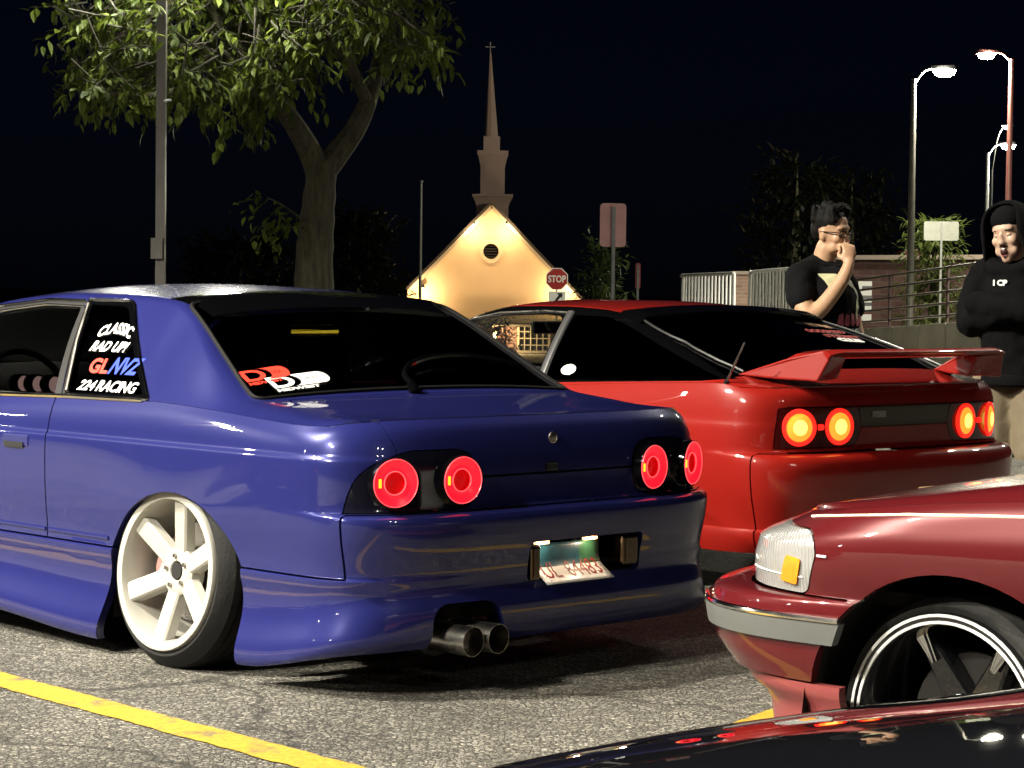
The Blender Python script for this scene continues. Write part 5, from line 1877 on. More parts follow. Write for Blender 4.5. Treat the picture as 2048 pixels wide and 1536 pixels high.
def build_church():
    Y = 100.0
    c = at_depth(981, 640, Y)
    gz = ground_z(0, Y)
    r = empty('church', (c.x, Y, gz))
    tag(r, 'cream gabled church with tall thin steeple lit by warm floodlights', 'church')
    O = Vector((c.x, Y, gz))
    q = lambda x, y, dy=0: at_depth(x, y, Y + dy) - O
    cream = pmat('cream_stucco', (.60, .44, .275), .85, var=.06, vscale=.6, bump=.1, bscale=6)
    trim = pmat('church_trim', (.55, .45, .32), .6, var=.08, vscale=1)
    brick = brick_mat()
    roofm = pmat('dark_shingles', (.05, .04, .035), .85, var=.3, vscale=3, bump=.3, bscale=20)
    stee = pmat('steeple_paint', (.58, .40, .33), .6, var=.08, vscale=1.0)
    apex, eave = q(980, 418), q(981, 636)
    hw = (eave.z - apex.z) * -.96
    # round window opening through the gable
    rw = q(982, 503)
    gable = prism([(-hw, eave.z), (hw, eave.z), (0, apex.z)], 'y', 0, .5)
    hole = prism(circle2(rw.x, rw.z, .40, 32), 'y', -.3, .25)
    me = boolean(tmpmesh(gable), [hole])
    meobj('gable_wall', me, cream, r, smooth=False)
    mobj('round_window', lathe([(.34, .0), (.36, -.07), (.46, -.09), (.50, -.05), (.50, .02)], 32), trim, r, loc=(rw.x, -.02, rw.z))
    mobj('window_pane', prism(circle2(rw.x, rw.z, .37, 28), 'y', .10, .14), M['gloss_black'], r, smooth=False)
    lvm = pmat('dark_louvre', (.02, .012, .01), .7)
    for dz in (-.24, -.12, 0, .12, .24):
        mobj('louvre_slat', box(rw.x, .06, rw.z + dz, 2 * math.sqrt(.36 ** 2 - dz * dz), .04, .03), lvm, r, smooth=False)
    r_children = []
    # raking boards and roof slopes with overhang
    for s in (-1, 1):
        a, b = Vector((0, -.25, apex.z + .10)), Vector((s * (hw + .55), -.25, eave.z - .55 + .10))
        mobj('rake_board', bar(a, b, .30, .16), trim, r, smooth=False)
        sl = [(0, apex.z + .18), (s * (hw + .6), eave.z - .42), (s * (hw + .6), eave.z - .26), (0, apex.z + .36)]
        mobj('roof_slope', prism(sl, 'y', -.45, 24), roofm, r, smooth=False)
    mobj('eave_band', join(box(0, -.12, eave.z - .10, 2 * hw + .5, .5, .22), box(0, -.2, eave.z - .32, 2 * hw + .7, .6, .10)), trim, r, smooth=False)
    # lower brick front with lattice window
    wz = eave.z - .3
    w0, w1 = q(1037, 650), q(1098, 704)
    front = boolean(tmpmesh(box(0, .35, wz / 2, 2 * hw, .5, wz)), [box((w0.x + w1.x) / 2, .2, (w0.z + w1.z) / 2, w1.x - w0.x, 1, w0.z - w1.z)])
    meobj('brick_front', front, brick, r, smooth=False)
    fr = join(bar((w0.x, .1, w0.z), (w0.x, .1, w1.z), .10), bar((w1.x, .1, w0.z), (w1.x, .1, w1.z), .10), bar((w0.x, .1, w1.z), (w1.x, .1, w1.z), .10), bar((w0.x, .1, w0.z), (w1.x, .1, w0.z), .10))
    wf = mobj('window', fr, trim, r, smooth=False)
    for k in range(1, 5):
        x = w0.x + (w1.x - w0.x) * k / 5
        mobj('glazing_bar', bar((x, .1, w0.z), (x, .1, w1.z), .05), trim, wf, smooth=False)
    for k in range(1, 4):
        z = w1.z + (w0.z - w1.z) * k / 4
        mobj('glazing_bar', bar((w0.x, .1, z), (w1.x, .1, z), .045), trim, wf, smooth=False)
    mobj('window_pane', box((w0.x + w1.x) / 2, .3, (w0.z + w1.z) / 2, w1.x - w0.x, .02, w0.z - w1.z), M['gloss_black'], wf, smooth=False)
    for bx_ in (box(-hw + .15, 12, wz / 2, .3, 23, wz), box(hw - .15, 12, wz / 2, .3, 23, wz), box(0, 23.8, wz / 2, 2 * hw, .3, wz)):
        mobj('wall', bx_, cream, r, smooth=False)
    # steeple
    def block(name, x0, x1, y0, y1, dy, flare=0):
        a, b = q(x0, y1, dy), q(x1, y0, dy)
        w = (b.x - a.x); cx = (a.x + b.x) / 2
        prof = [(.5, 0), (.5, 1)] if not flare else [(.5, 0), (.5, .62), (.53, .72), (.60, .88), (.64, .93), (.64, 1)]
        V = []
        for s_, h in prof:
            for sx, sy in ((-1, -1), (1, -1), (1, 1), (-1, 1)):
                V.append((cx + sx * w * s_, dy + sy * w * s_, a.z + (b.z - a.z) * h))
        F = [(i * 4 + k, i * 4 + (k + 1) % 4, (i + 1) * 4 + (k + 1) % 4, (i + 1) * 4 + k) for i in range(len(prof) - 1) for k in range(4)]
        F += [(3, 2, 1, 0), tuple((len(prof) - 1) * 4 + k for k in range(4))]
        return mobj(name, (V, F), stee, r, smooth=False)
    block('steeple_base', 953, 1017, 390, 450, 3.0, 1)
    tw = block('steeple_tower', 961, 1010, 303, 390, 3.0, 1)
    mobj('tower_panel', box(q(985, 350, 3).x, 3.0 - .56, q(985, 352, 3).z, .70, .02, 1.45), stee, tw, smooth=False)
    block('steeple_lantern', 967, 1000, 274, 303, 3.0)
    sb, stp = q(983, 275, 3), q(981, 105, 3)
    sp = mobj('spire', tube([(sb.x, 3, sb.z), (sb.x, 3, sb.z + .02), (stp.x, 3, stp.z)], [.32, .30, .035], 8), stee, r, smooth=False)
    ct, cb = q(981, 84, 3), q(981, 106, 3)
    mobj('cross', join(bar((cb.x, 3, cb.z - .1), (ct.x, 3, ct.z), .05), bar((cb.x - .22, 3, cb.z + (ct.z - cb.z) * .55), (cb.x + .22, 3, cb.z + (ct.z - cb.z) * .55), .05)), pmat('cross_metal', (.35, .3, .27), .4, metal=.6), sp, smooth=False)
    # floodlights under the rake
    warm = emat('flood_glow', (1, .82, .45), 14)
    for x, y, p_, dz in ((948, 449, 105, -.35), (1013, 449, 105, -.35), (847, 577, 170, -.25), (1120, 577, 170, -.25)):
        k = q(x, y)
        fl = mobj('floodlight', xf(lathe([(.001, .09), (.05, .09), (.10, -.08), (.085, -.08), (.04, .06)], 16, axis='z'), Matrix.Translation((k.x, -.34, k.z + .1))), M['black'], r)
        mobj('lamp_face', lathe([(.085, 0), (.05, -.02), (.001, -.03)], 16, axis='z'), warm, fl, loc=(k.x, -.34, k.z + .03))
        ld = bpy.data.lights.new('flood', 'POINT'); ld.energy = p_; ld.color = (1, .71, .36); ld.shadow_soft_size = .08
        lo = bpy.data.objects.new('flood', ld); link(lo, r); lo.location = (k.x, -.75, k.z + dz)
    # wall lantern by the door
    k = q(990, 668)
    wl = mobj('wall_lantern', tube([(k.x, -.02, k.z + .28), (k.x, -.25, k.z + .30), (k.x, -.25, k.z + .15)], .02, 8), M['black'], r)
    mobj('lantern_glass', lathe([(.06, -.16), (.10, .12), (.03, .16)], 10, axis='z'), emat('lantern_glow', (1, .72, .38), 25), wl, loc=(k.x, -.25, k.z))
    ld = bpy.data.lights.new('lantern', 'POINT'); ld.energy = 900; ld.color = (1, .70, .40); ld.shadow_soft_size = .1
    lo = bpy.data.objects.new('lantern', ld); link(lo, r); lo.location = (k.x, -.6, k.z)
    # pale forecourt and pointed shrub
    mobj('forecourt', box(0, -7.5, .012, 26, 14, .02), pmat('pale_concrete', (.42, .40, .32), .85, var=.1, vscale=.5), r, smooth=False)


build_church()


def bush(name, base, h, w, n, mat, label, cat, seed, cone=True, ln=.22, wd=.07, up=.5, group=None, trunk=True):
    rnd = random.Random(seed)
    r = empty(name, base)
    tag(r, label, cat, group)
    parts = []
    for k in range(n):
        t = rnd.random() ** .8
        rad = w * (1 - t * .92 if cone else math.sqrt(max(.02, 1 - (2 * t - 1) ** 2))) * rnd.uniform(.35, 1)
        a = rnd.uniform(0, 2 * PI)
        p = Vector((rad * math.cos(a) * .55, rad * math.sin(a) * .55, h * (.08 + .86 * t)))
        ax = Vector((math.cos(a), math.sin(a), up * rnd.uniform(.3, 1.4)))
        parts.append(spray(rnd, p, ax, 7, ln * rnd.uniform(.8, 1.3), wd, .55, .25))
    mobj('crown', collect(parts), mat, r, smooth=False)
    mobj('trunk', tube([(0, 0, -.1), (0, 0, h * .5), (0, 0, h * .93)], [h * .03 + .03, h * .02 + .02, .01], 8), M['bark'], r)
    return r


def on_ground(px, Y):
    p = at_depth(px, 600, Y)
    return Vector((p.x, Y, ground_z(p.x, Y)))


b = on_ground(985, 92); top = at_depth(985, 655, 92)
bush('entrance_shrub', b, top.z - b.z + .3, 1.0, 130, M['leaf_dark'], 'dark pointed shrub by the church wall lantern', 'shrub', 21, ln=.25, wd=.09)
b = on_ground(1200, 46); top = at_depth(1170, 492, 46)
bush('conifer_shrub', b, top.z - b.z, .40, 130, leaf_mat('shrub_leaf', (.02, .035, .008), (.05, .07, .018)), 'dark feathery shrub beside the post of the tall sign', 'shrub', 22, cone=False, ln=.19, wd=.07, up=1.4)
b = on_ground(1866, 62); top = at_depth(1860, 418, 62)
bush('conifer', b, top.z - b.z, 1.25, 300, M['needle'], 'yellow green conifer behind the white sign back', 'tree', 23, ln=.26, wd=.06, up=.15)
# faint trees far off in the dark
GD = 'dark trees on the skyline'
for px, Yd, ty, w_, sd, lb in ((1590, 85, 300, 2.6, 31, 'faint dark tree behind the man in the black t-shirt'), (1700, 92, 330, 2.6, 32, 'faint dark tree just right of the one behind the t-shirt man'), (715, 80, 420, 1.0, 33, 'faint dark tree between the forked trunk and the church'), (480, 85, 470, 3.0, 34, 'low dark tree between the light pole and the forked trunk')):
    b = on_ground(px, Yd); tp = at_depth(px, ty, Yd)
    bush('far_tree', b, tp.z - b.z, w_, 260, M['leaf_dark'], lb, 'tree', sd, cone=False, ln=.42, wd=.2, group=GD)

# ---------------------------------------------------------------- signs
def octagon(r): return [(r * math.cos(PI / 8 + k * PI / 4), r * math.sin(PI / 8 + k * PI / 4)) for k in range(8)]


def build_stop():
    Y = 60.0
    c = at_depth(1114, 558, Y)
    g_ = ground_z(c.x, Y)
    r = empty('stop_sign', (c.x, Y, g_))
    tag(r, 'red octagonal stop sign with arrow plate in front of the church gable', 'traffic sign')
    h = c.z - g_
    mobj('post', box(0, .04, h / 2 + .15, .055, .04, h + .3), M['galv'], r, smooth=False)
    R = .315
    pl = mobj('sign_plate', xf(prism([(a, b_ + h) for a, b_ in octagon(R)], 'y', -.004, .004), Matrix.Identity(4)), M['white'], r, smooth=False)
    red = pmat('sign_red', (.36, .015, .015), .45)
    mobj('red_field', prism([(a, b_ + h) for a, b_ in octagon(R - .022)], 'y', -.007, -.0045), red, pl, smooth=False)
    text_on('sign_words', 'STOP', (-.235, -.0085, h - .085), (1, 0, 0), (0, 0, 1), .255, M['white'], pl, width=.47, bold=.006)
    pz_ = at_depth(1116, 596, Y).z - g_
    ap = mobj('arrow_plate', box(0.01, 0, pz_, .45, .006, .36), M['white'], r, smooth=False)
    sh = [(-.13, -.16), (-.06, -.165), (.075, .0), (.11, -.045), (.12, .10), (-.03, .10), (.02, .045)]
    mobj('arrow', prism([(a + .03, b_ + pz_ + .03) for a, b_ in sh], 'y', -.007, -.0045), M['black'], ap, smooth=False)


build_stop()


def sign_back(name, px, py, pw, ph, Y, label, col, yaw=0.0, rough=.35, post_px=None, rad=.06):
    c = at_depth(px, py, Y)
    g_ = ground_z(c.x, Y)
    r = empty(name, (c.x, Y, g_), yaw)
    tag(r, label, 'traffic sign')
    w, h = pw / FPX * Y, ph / FPX * Y
    z = c.z - g_
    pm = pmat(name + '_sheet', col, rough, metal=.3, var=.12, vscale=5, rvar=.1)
    poly = rounded([(-w / 2, z - h / 2), (w / 2, z - h / 2), (w / 2, z + h / 2), (-w / 2, z + h / 2)], rad, 4)
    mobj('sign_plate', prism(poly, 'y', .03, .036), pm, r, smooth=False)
    mobj('post', box(0, 0, (z + h * .42) / 2, .05, .045, z + h * .42), M['galv'], r, smooth=False)
    for dz in (-.3, .3):
        mobj('bolt', tube([(0, -.03, z + h * dz), (0, -.02, z + h * dz)], .012, 8), M['galv'], r)
    return r


sign_back('road_sign', 1227, 450, 53, 87, 32, 'tall rounded sign seen from behind above the red roof', (.80, .46, .44), .15)  # pink of the red tail-lamp light is put into the sheet colour
sign_back('road_sign', 1883, 462, 69, 38, 58, 'wide white sign back on a post before the yellow green conifer', (.50, .50, .46), -.05)
sign_back('road_sign', 1276, 552, 10, 52, 50, 'narrow red sign seen nearly edge on right of the dark shrub', (.5, .12, .12), 0.0)

# thin dark pole left of the church
p0, p1 = on_ground(840, 64), at_depth(838, 366, 64)
fp = empty('flag_pole', p0)
tag(fp, 'thin dark bare flag pole at the left of the church gable', 'pole')
mobj('shaft', tube([(0, 0, 0), (0, 0, (p1.z - p0.z))], [.055, .035], 10), M['pole'], fp)
mobj('finial', lathe([(.001, -.06), (.055, -.02), (.055, .02), (.001, .06)], 12, axis='z'), M['pole'], fp, loc=(0, 0, p1.z - p0.z + .04))

# ---------------------------------------------------------------- lamps at the right
def right_lamp(px_pole, py_top, px_head, py_head, Y, watts, label, mat=None, w=.13, base_px=None):
    tpt, hd = at_depth(px_pole, py_top, Y), at_depth(px_head, py_head, Y)
    g_ = ground_z(tpt.x, Y)
    return lamp_post('street_lamp', (tpt.x, Y, g_), tpt.z, [(hd.x - tpt.x, -.05)], watts, label, 'street lamps beyond the railing', mat, w=w, armz=hd.z - tpt.z + .08, square=False, light=(1, .95, .72))


redp = pmat('red_brown_pole', (.20, .07, .06), .5, var=.15)
right_lamp(1828, 158, 1885, 143, 50, 3200, 'lit street lamp on a tall dark pole above the white sign back', M['pole'], w=.15)
right_lamp(2023, 118, 1974, 110, 62, 2200, 'lit street lamp on the red brown pole at the top right', redp, w=.17)
right_lamp(1976, 306, 2014, 292, 78, 2500, 'lower lit street lamp on a pale pole beside the hooded man', M['galv'], w=.14)
right_lamp(1984, 340, 2014, 254, 120, 2500, 'farthest small street lamp above the hooded man', M['galv'], w=.14)
# ---------------------------------------------------------------- ramp wall, railing, fence gates and brick block at the right
def build_right():
    conc = pmat('stained_concrete', (.36, .35, .29), .85, var=.25, vscale=1.6, bump=.25, bscale=12)
    railm = pmat('dark_rail', (.03, .016, .016), .45, var=.2)
    A = (1470, 700, 60.0); B = (2080, 632, 40.0)

    def line(t, py0, py1):           # point along the wall at fraction t, at photo heights py0 (far end) .. py1 (near end)
        px = A[0] + (B[0] - A[0]) * t
        Y = 1 / ((1 - t) / A[2] + t / B[2])
        return at_depth(px, py0 + (py1 - py0) * t, Y)
    a, b = line(0, 676, 0), line(1, 0, 632)
    ga, gb = ground_z(a.x, a.y), ground_z(b.x, b.y)
    d = Vector((b.x - a.x, b.y - a.y, 0)).normalized()
    n = Vector((-d.y, d.x, 0))
    if n.y < 0: n = -n
    r = empty('retaining_wall', (a.x, a.y, 0))
    tag(r, 'low stained concrete retaining wall under the dark railing', 'wall')
    L_ = Vector((b.x - a.x, b.y - a.y, 0)).length
    nseg = 13
    top = lambda t: a.z + (b.z - a.z) * t
    for k in range(nseg):
        t0, t1 = k / nseg, (k + 1) / nseg
        p0, p1 = d * (L_ * t0 + .012), d * (L_ * t1 - .012)
        V = [p0 + Vector((0, 0, -1.5)), p1 + Vector((0, 0, -1.5)), p1 + Vector((0, 0, top(t1))), p0 + Vector((0, 0, top(t0)))]
        V += [v + n * .3 for v in V]
        F = [(0, 1, 2, 3), (7, 6, 5, 4), (3, 2, 6, 7), (1, 0, 4, 5), (0, 3, 7, 4), (2, 1, 5, 6)]
        bevel(mobj('wall_panel', (V, F), conc, r, smooth=False), .015, 2)
    # grass bank behind the wall
    gm = pmat('dark_grass', (.07, .10, .02), .9, var=.4, vscale=4, bump=.6, bscale=30)
    q0, q1 = a + n * .32, b + n * .32
    V = [q0 + Vector((0, 0, -.12)), q1 + Vector((0, 0, -.12)), q1 + n * 6 + Vector((0, 0, .25)), q0 + n * 6 + Vector((0, 0, .25))]
    bank = mobj('bank', ([tuple(v) for v in V], [(0, 1, 2, 3)]), gm, smooth=False)
    tag(bank, 'grass bank behind the railing', 'bank', kind='structure')
    # grass blades along the edge
    rnd = random.Random(4)
    gb_ = []
    for k in range(2600):
        t = rnd.random(); s = rnd.random() ** 2 * 2.2
        p = q0.lerp(q1, t) + n * s + Vector((0, 0, -.12 + .06 * s))
        h = rnd.uniform(.06, .16)
        w = Vector((rnd.uniform(-1, 1), rnd.uniform(-1, 1), 0)).normalized() * .012
        gb_.append(([tuple(p - w), tuple(p + w), tuple(p + Vector((rnd.uniform(-.05, .05), rnd.uniform(-.05, .05), h)))], [(0, 1, 2)]))
    go = mobj('grass', collect(gb_), M['needle'], smooth=False)
    tag(go, 'short grass along the top of the retaining wall', 'grass', kind='stuff')
    # railing with five rails
    rl = empty('railing', (a.x, a.y, 0))
    tag(rl, 'dark five rail metal railing along the top of the concrete wall', 'railing')
    t_s = (1545 - A[0]) / (B[0] - A[0])
    H_ = 1.12

    def wp(t, hh): return d * (L_ * t) + n * .15 + Vector((0, 0, top(t) + hh))
    tt = lambda px: (lambda s: s * B[2] ** -1 * 0 + s)((px - A[0]) / (B[0] - A[0]))

    def t_of(px):
        s = (px - A[0]) / (B[0] - A[0])
        Y = 1 / ((1 - s) / A[2] + s / B[2])
        p = at_depth(px, 640, Y)
        return Vector((p.x - a.x, p.y - a.y, 0)).dot(d) / L_
    ts = t_of(1548)
    for k in range(5):
        hh = .16 + k * (H_ - .16) / 4
        mobj('rail', tube([wp(ts, hh), wp(.5, hh), wp(1, hh)], .026, 8), railm, rl)
    mobj('rail_end', tube(spline([wp(ts, H_), wp(ts, H_) - d * .12 - Vector((0, 0, .10)), wp(ts, .5) - d * .14, wp(ts, .2) - d * .1, wp(ts, .16)], 4), .026, 8), railm, rl)
    for px in (1560, 1655, 1765, 1880, 2000):
        t = t_of(px)
        mobj('rail_post', tube([wp(t, -.05), wp(t, H_)], .03, 8), railm, rl)
    # brick block behind
    Yb = 72
    c0, c1 = at_depth(1690, 519, Yb), at_depth(2120, 528, Yb - 6)
    bl = empty('brick_building', (c0.x, Yb, ground_z(0, Yb)))
    tag(bl, 'long low red brown brick building with pale roof edge behind the railing', 'building')
    dd = Vector((c1.x - c0.x, -6, 0)); ln = dd.length; ang = math.atan2(dd.y, dd.x)
    bl.rotation_euler = (0, 0, ang)
    hz = c0.z - ground_z(0, Yb)
    bm_ = brick_mat('purple_brick', (.17, .085, .075), (.10, .05, .048), (.16, .11, .10), 2.6)
    mobj('brick_wall', box(ln / 2, 3, hz / 2, ln, 6, hz), bm_, bl, smooth=False)
    mobj('roof_edge', box(ln / 2, 2.95, hz + .06, ln + .4, 6.5, .14), pmat('pale_fascia', (.50, .40, .34), .6), bl, smooth=False)
    # notice board on the brick wall
    p = at_depth(1733, 602, 71.5)
    nb = empty('notice_board', (p.x, 71.2, p.z))
    tag(nb, 'white notice board with dark blocks on the brick wall behind the railing', 'sign')
    mobj('board', box(0, 0, 0, .62, .05, 1.25), M['white'], nb, smooth=False)
    for z, w, c in ((.42, .44, (.12, .12, .13)), (.12, .46, (.16, .16, .17)), (-.10, .42, (.10, .10, .11)), (-.36, .5, (.12, .03, .03))):
        mobj('print_block', box(.02, -.03, z, w, .006, .11), pmat('notice_print', c, .6, var=.5, vscale=30), nb, smooth=False)
    # red gabled kiosk top beyond the block
    k = at_depth(1806, 520, 95)
    ks = empty('red_kiosk', (k.x, 95, ground_z(0, 95)))
    tag(ks, 'small red gable peeking over the brick building roof', 'building')
    kz = k.z - ground_z(0, 95)
    mobj('gable', prism([(-.5, 0), (1.3, 0), (1.3, kz - .2), (.6, kz + .42), (.15, kz + .42), (-.5, kz - .2)], 'y', 0, 2), pmat('red_board', (.25, .02, .02), .6), ks, smooth=False)
    mobj('gable_trim', join(bar((-.5, -.05, kz - .2), (.15, -.05, kz + .44), .08), bar((.15, -.05, kz + .44), (.6, -.05, kz + .44), .08)), pmat('kiosk_trim', (.5, .35, .33), .6), ks, smooth=False)
    # white barred gates and the brick pier between them
    white = pmat('white_gate_paint', (.55, .55, .52), .45, var=.1)

    def gate(x0, y0, x1, y1, Y0, Y1, nb_, label):
        p0, p1 = at_depth(x0, y0, Y0), at_depth(x1, y1, Y1)
        g0 = ground_z(0, Y0) + .1
        r_ = empty('gate', (p0.x, p0.y, 0))
        tag(r_, label, 'gate')
        o = Vector((p0.x, p0.y, 0))
        a_, b_ = p0 - o, p1 - o
        lo_a, lo_b = Vector((a_.x, a_.y, g0)), Vector((b_.x, b_.y, g0))
        ca, cb = a_ + Vector((.1, 0, 0)), b_
        mobj('gate_frame', join(tube(spline([lo_a, a_ - Vector((0, 0, .18)), a_ + (b_ - a_).normalized() * .06 - Vector((0, 0, .03)), a_ + (b_ - a_).normalized() * .22, b_], 4), .035, 8), tube([b_, lo_b], .035, 8), tube([lo_a, lo_b], .03, 8)), white, r_)
        for i in range(1, nb_):
            t = i / nb_
            u = a_.lerp(b_, t)
            mobj('gate_bar', tube([u, Vector((u.x, u.y, g0))], .024, 8), white, r_)
        return r_
    gate(1366, 551, 1468, 547, 48, 42, 15, 'white barred gate leaf standing ajar at the brick pier')
    gate(1500, 544, 1600, 536, 45, 44, 15, 'white barred gate leaf partly hidden by the t-shirt man')
    p = at_depth(1484, 549, 46)
    pr_ = empty('brick_pier', (p.x, 46, ground_z(0, 46)))
    tag(pr_, 'pale brown brick pier between the two white gates', 'pier')
    hz = p.z - ground_z(0, 46)
    mobj('shaft', box(0, 0, hz / 2, .36, .36, hz), brick_mat('pier_brick', (.30, .19, .13), (.22, .13, .09), (.3, .26, .22)), pr_, smooth=False)
    bevel(mobj('cap', box(0, 0, hz + .03, .44, .44, .07), pmat('pier_cap', (.4, .33, .27), .8), pr_, smooth=False), .015)


build_right()
# ================================================================ people
def ellipsoid(c, r, R=None, nu=20, nv=12):
    V, F = [], []
    for j in range(nv + 1):
        t = PI * j / nv
        for i in range(nu):
            a = 2 * PI * i / nu
            p = Vector((r[0] * math.sin(t) * math.cos(a), r[1] * math.sin(t) * math.sin(a), r[2] * math.cos(t)))
            if R is not None: p = R @ p
            V.append(tuple(p + Vector(c)))
    for j in range(nv):
        for i in range(nu):
            F.append((j * nu + i, (j + 1) * nu + i, (j + 1) * nu + (i + 1) % nu, j * nu + (i + 1) % nu))
    return V, F


def limb(pts, rad, n=16, sq=None):
    sp = spline(pts, 6)
    m_ = len(pts) - 1
    rr = []
    f = pchip(list(range(len(rad))), rad)
    for k in range(len(sp)):
        rr.append(f(k / 6))
    caps = [ellipsoid(pts[0], (rad[0],) * 3, None, 12, 8), ellipsoid(pts[-1], (rad[-1],) * 3, None, 12, 8)]
    return join(tube(sp, rr, n, sq=sq), *caps)


def fuse(parts, voxel, smooth=6, amp=0.0, seed=0, shrink=.5):
    """grow one continuous skin round overlapping pieces"""
    me = tmpmesh(join(*parts))
    o = bpy.data.objects.new('tmp', me)
    COL.objects.link(o)
    r = o.modifiers.new('r', 'REMESH'); r.mode = 'VOXEL'; r.voxel_size = voxel
    s = o.modifiers.new('s', 'SMOOTH'); s.factor = shrink; s.iterations = smooth
    dg = bpy.context.evaluated_depsgraph_get()
    out = bpy.data.meshes.new_from_object(o.evaluated_get(dg))
    bpy.data.objects.remove(o)
    if amp:
        from mathutils import noise
        for v in out.vertices:
            p = v.co * 9 + Vector((seed, seed * 2, 0))
            p.z *= .55
            q = v.co * 24 + Vector((seed, 0, 5))
            d = (noise.noise(p) * 1.0 + noise.noise(q) * .35) * amp
            v.co += v.normal * d
    return out


def head_parts(T):
    """skull, jaw, nose, ears, lips in the head's frame: x to its face, y to its left, z up; origin at the ear line; T places it"""
    E = lambda c, r, R=None, nu=20, nv=14: xf(ellipsoid(c, r, R, nu, nv), T)
    P = [E((-.012, 0, .045), (.098, .078, .088)), E((.012, 0, .0), (.078, .070, .095)), E((.030, 0, -.055), (.058, .056, .060)),
         E((.062, 0, -.092), (.026, .030, .024)), E((.070, 0, .035), (.026, .055, .02)),
         E((.094, 0, -.012), (.016, .0125, .030), Matrix.Rotation(.25, 3, 'Y')), E((.103, 0, -.030), (.016, .016, .012)), E((.096, .012, -.033), (.010, .010, .009)), E((.096, -.012, -.033), (.010, .010, .009))]
    for s in (1, -1):
        P += [E((.060, s * .042, -.022), (.028, .024, .026)), E((-.008, s * .076, -.012), (.020, .010, .032)), E((.045, s * .040, -.070), (.03, .022, .03))]
    return P


def hand_parts(T, curl=(1.0, 1.0, 1.0, 1.0), spread=.08, thumb=.6):
    """palm and five bent fingers: x along the fingers, y towards the thumb, z out of the back of the hand"""
    P = [xf(ellipsoid((.045, 0, 0), (.052, .040, .017), None, 16, 10), T), xf(ellipsoid((.012, 0, 0), (.03, .028, .019), None, 14, 8), T)]
    for k in range(4):
        y = .030 - .020 * k
        L_ = (.030, .034, .031, .024)[k]
        p = Vector((.088 - .004 * abs(k - 1.2), y, 0)); a = spread * (1.5 - k)
        ang = 0.0
        pts = [Vector((.06, y * .9, 0)), p.copy()]
        for q, l in enumerate((L_, L_ * .75, L_ * .6)):
            ang += curl[k] * (.75, .9, .6)[q]
            p = p + Vector((math.cos(ang) * l, math.sin(a) * l, -math.sin(ang) * l))
            pts.append(p.copy())
        P.append(xf(limb(pts, [.0095, .0092, .0085, .0078, .0066], 10), T))
    th = [Vector((.012, .028, -.004)), Vector((.035, .050, -.012 - .01 * thumb)), Vector((.062, .052 - .012 * thumb, -.02 - .018 * thumb)), Vector((.084, .042 - .02 * thumb, -.024 - .022 * thumb))]
    P.append(xf(limb(th, [.013, .0115, .0098, .008], 10), T))
    return P


def basis(o, x, z):
    """matrix with origin o, x axis along x, z axis near z"""
    x = Vector(x).normalized(); z = Vector(z)
    y = z.cross(x).normalized(); z = x.cross(y).normalized()
    m_ = Matrix((x, y, z)).transposed().to_4x4()
    m_.translation = Vector(o)
    return m_


def skin_mat(name, col):
    mt, t, b = new_mat(name)
    N = t.nodes.new; L = t.links.new
    tc = N('ShaderNodeTexCoord')
    n = N('ShaderNodeTexNoise'); n.inputs['Scale'].default_value = 28; n.inputs['Detail'].default_value = 5
    L(tc.outputs['Object'], n.inputs['Vector'])
    mx = N('ShaderNodeMix'); mx.data_type = 'RGBA'
    mx.inputs[6].default_value = (col[0] * .86, col[1] * .74, col[2] * .70, 1); mx.inputs[7].default_value = (col[0] * 1.05, col[1] * 1.05, col[2] * 1.05, 1)
    L(n.outputs['Fac'], mx.inputs[0]); L(mx.outputs[2], b.inputs['Base Color'])
    b.inputs['Roughness'].default_value = .48
    b.inputs['Subsurface Weight'].default_value = .15
    b.inputs['Subsurface Radius'].default_value = (.012, .004, .002)
    return mt


M['skin_a'] = skin_mat('skin_tan', (.50, .32, .20))
M['skin_b'] = skin_mat('skin_pale', (.60, .43, .32))
M['hair'] = pmat('black_hair', (.005, .0047, .0045), .6, spec=.15, bump=.5, bscale=160)
M['tee'] = pmat('black_cotton', (.0065, .0065, .0075), .95, spec=.08, var=.25, vscale=9, bump=.2, bscale=200)
M['hoodie'] = pmat('black_fleece', (.0045, .0045, .005), .95, spec=.08, var=.25, vscale=7, bump=.3, bscale=180)
M['jeans'] = pmat('dark_denim', (.010, .011, .015), .9, spec=.1, var=.3, vscale=12, bump=.3, bscale=200)
M['khaki'] = pmat('khaki_cotton', (.17, .135, .085), .85, var=.12, vscale=8, bump=.25, bscale=150)
M['shoe'] = pmat('dark_shoe', (.015, .015, .015), .6)
M['lip'] = pmat('lip', (.26, .10, .085), .5)
M['mouth'] = pmat('mouth_inside', (.05, .012, .01), .5)
M['eye'] = pmat('eye_white', (.55, .5, .46), .25)
M['iris'] = pmat('iris', (.012, .008, .006), .15)


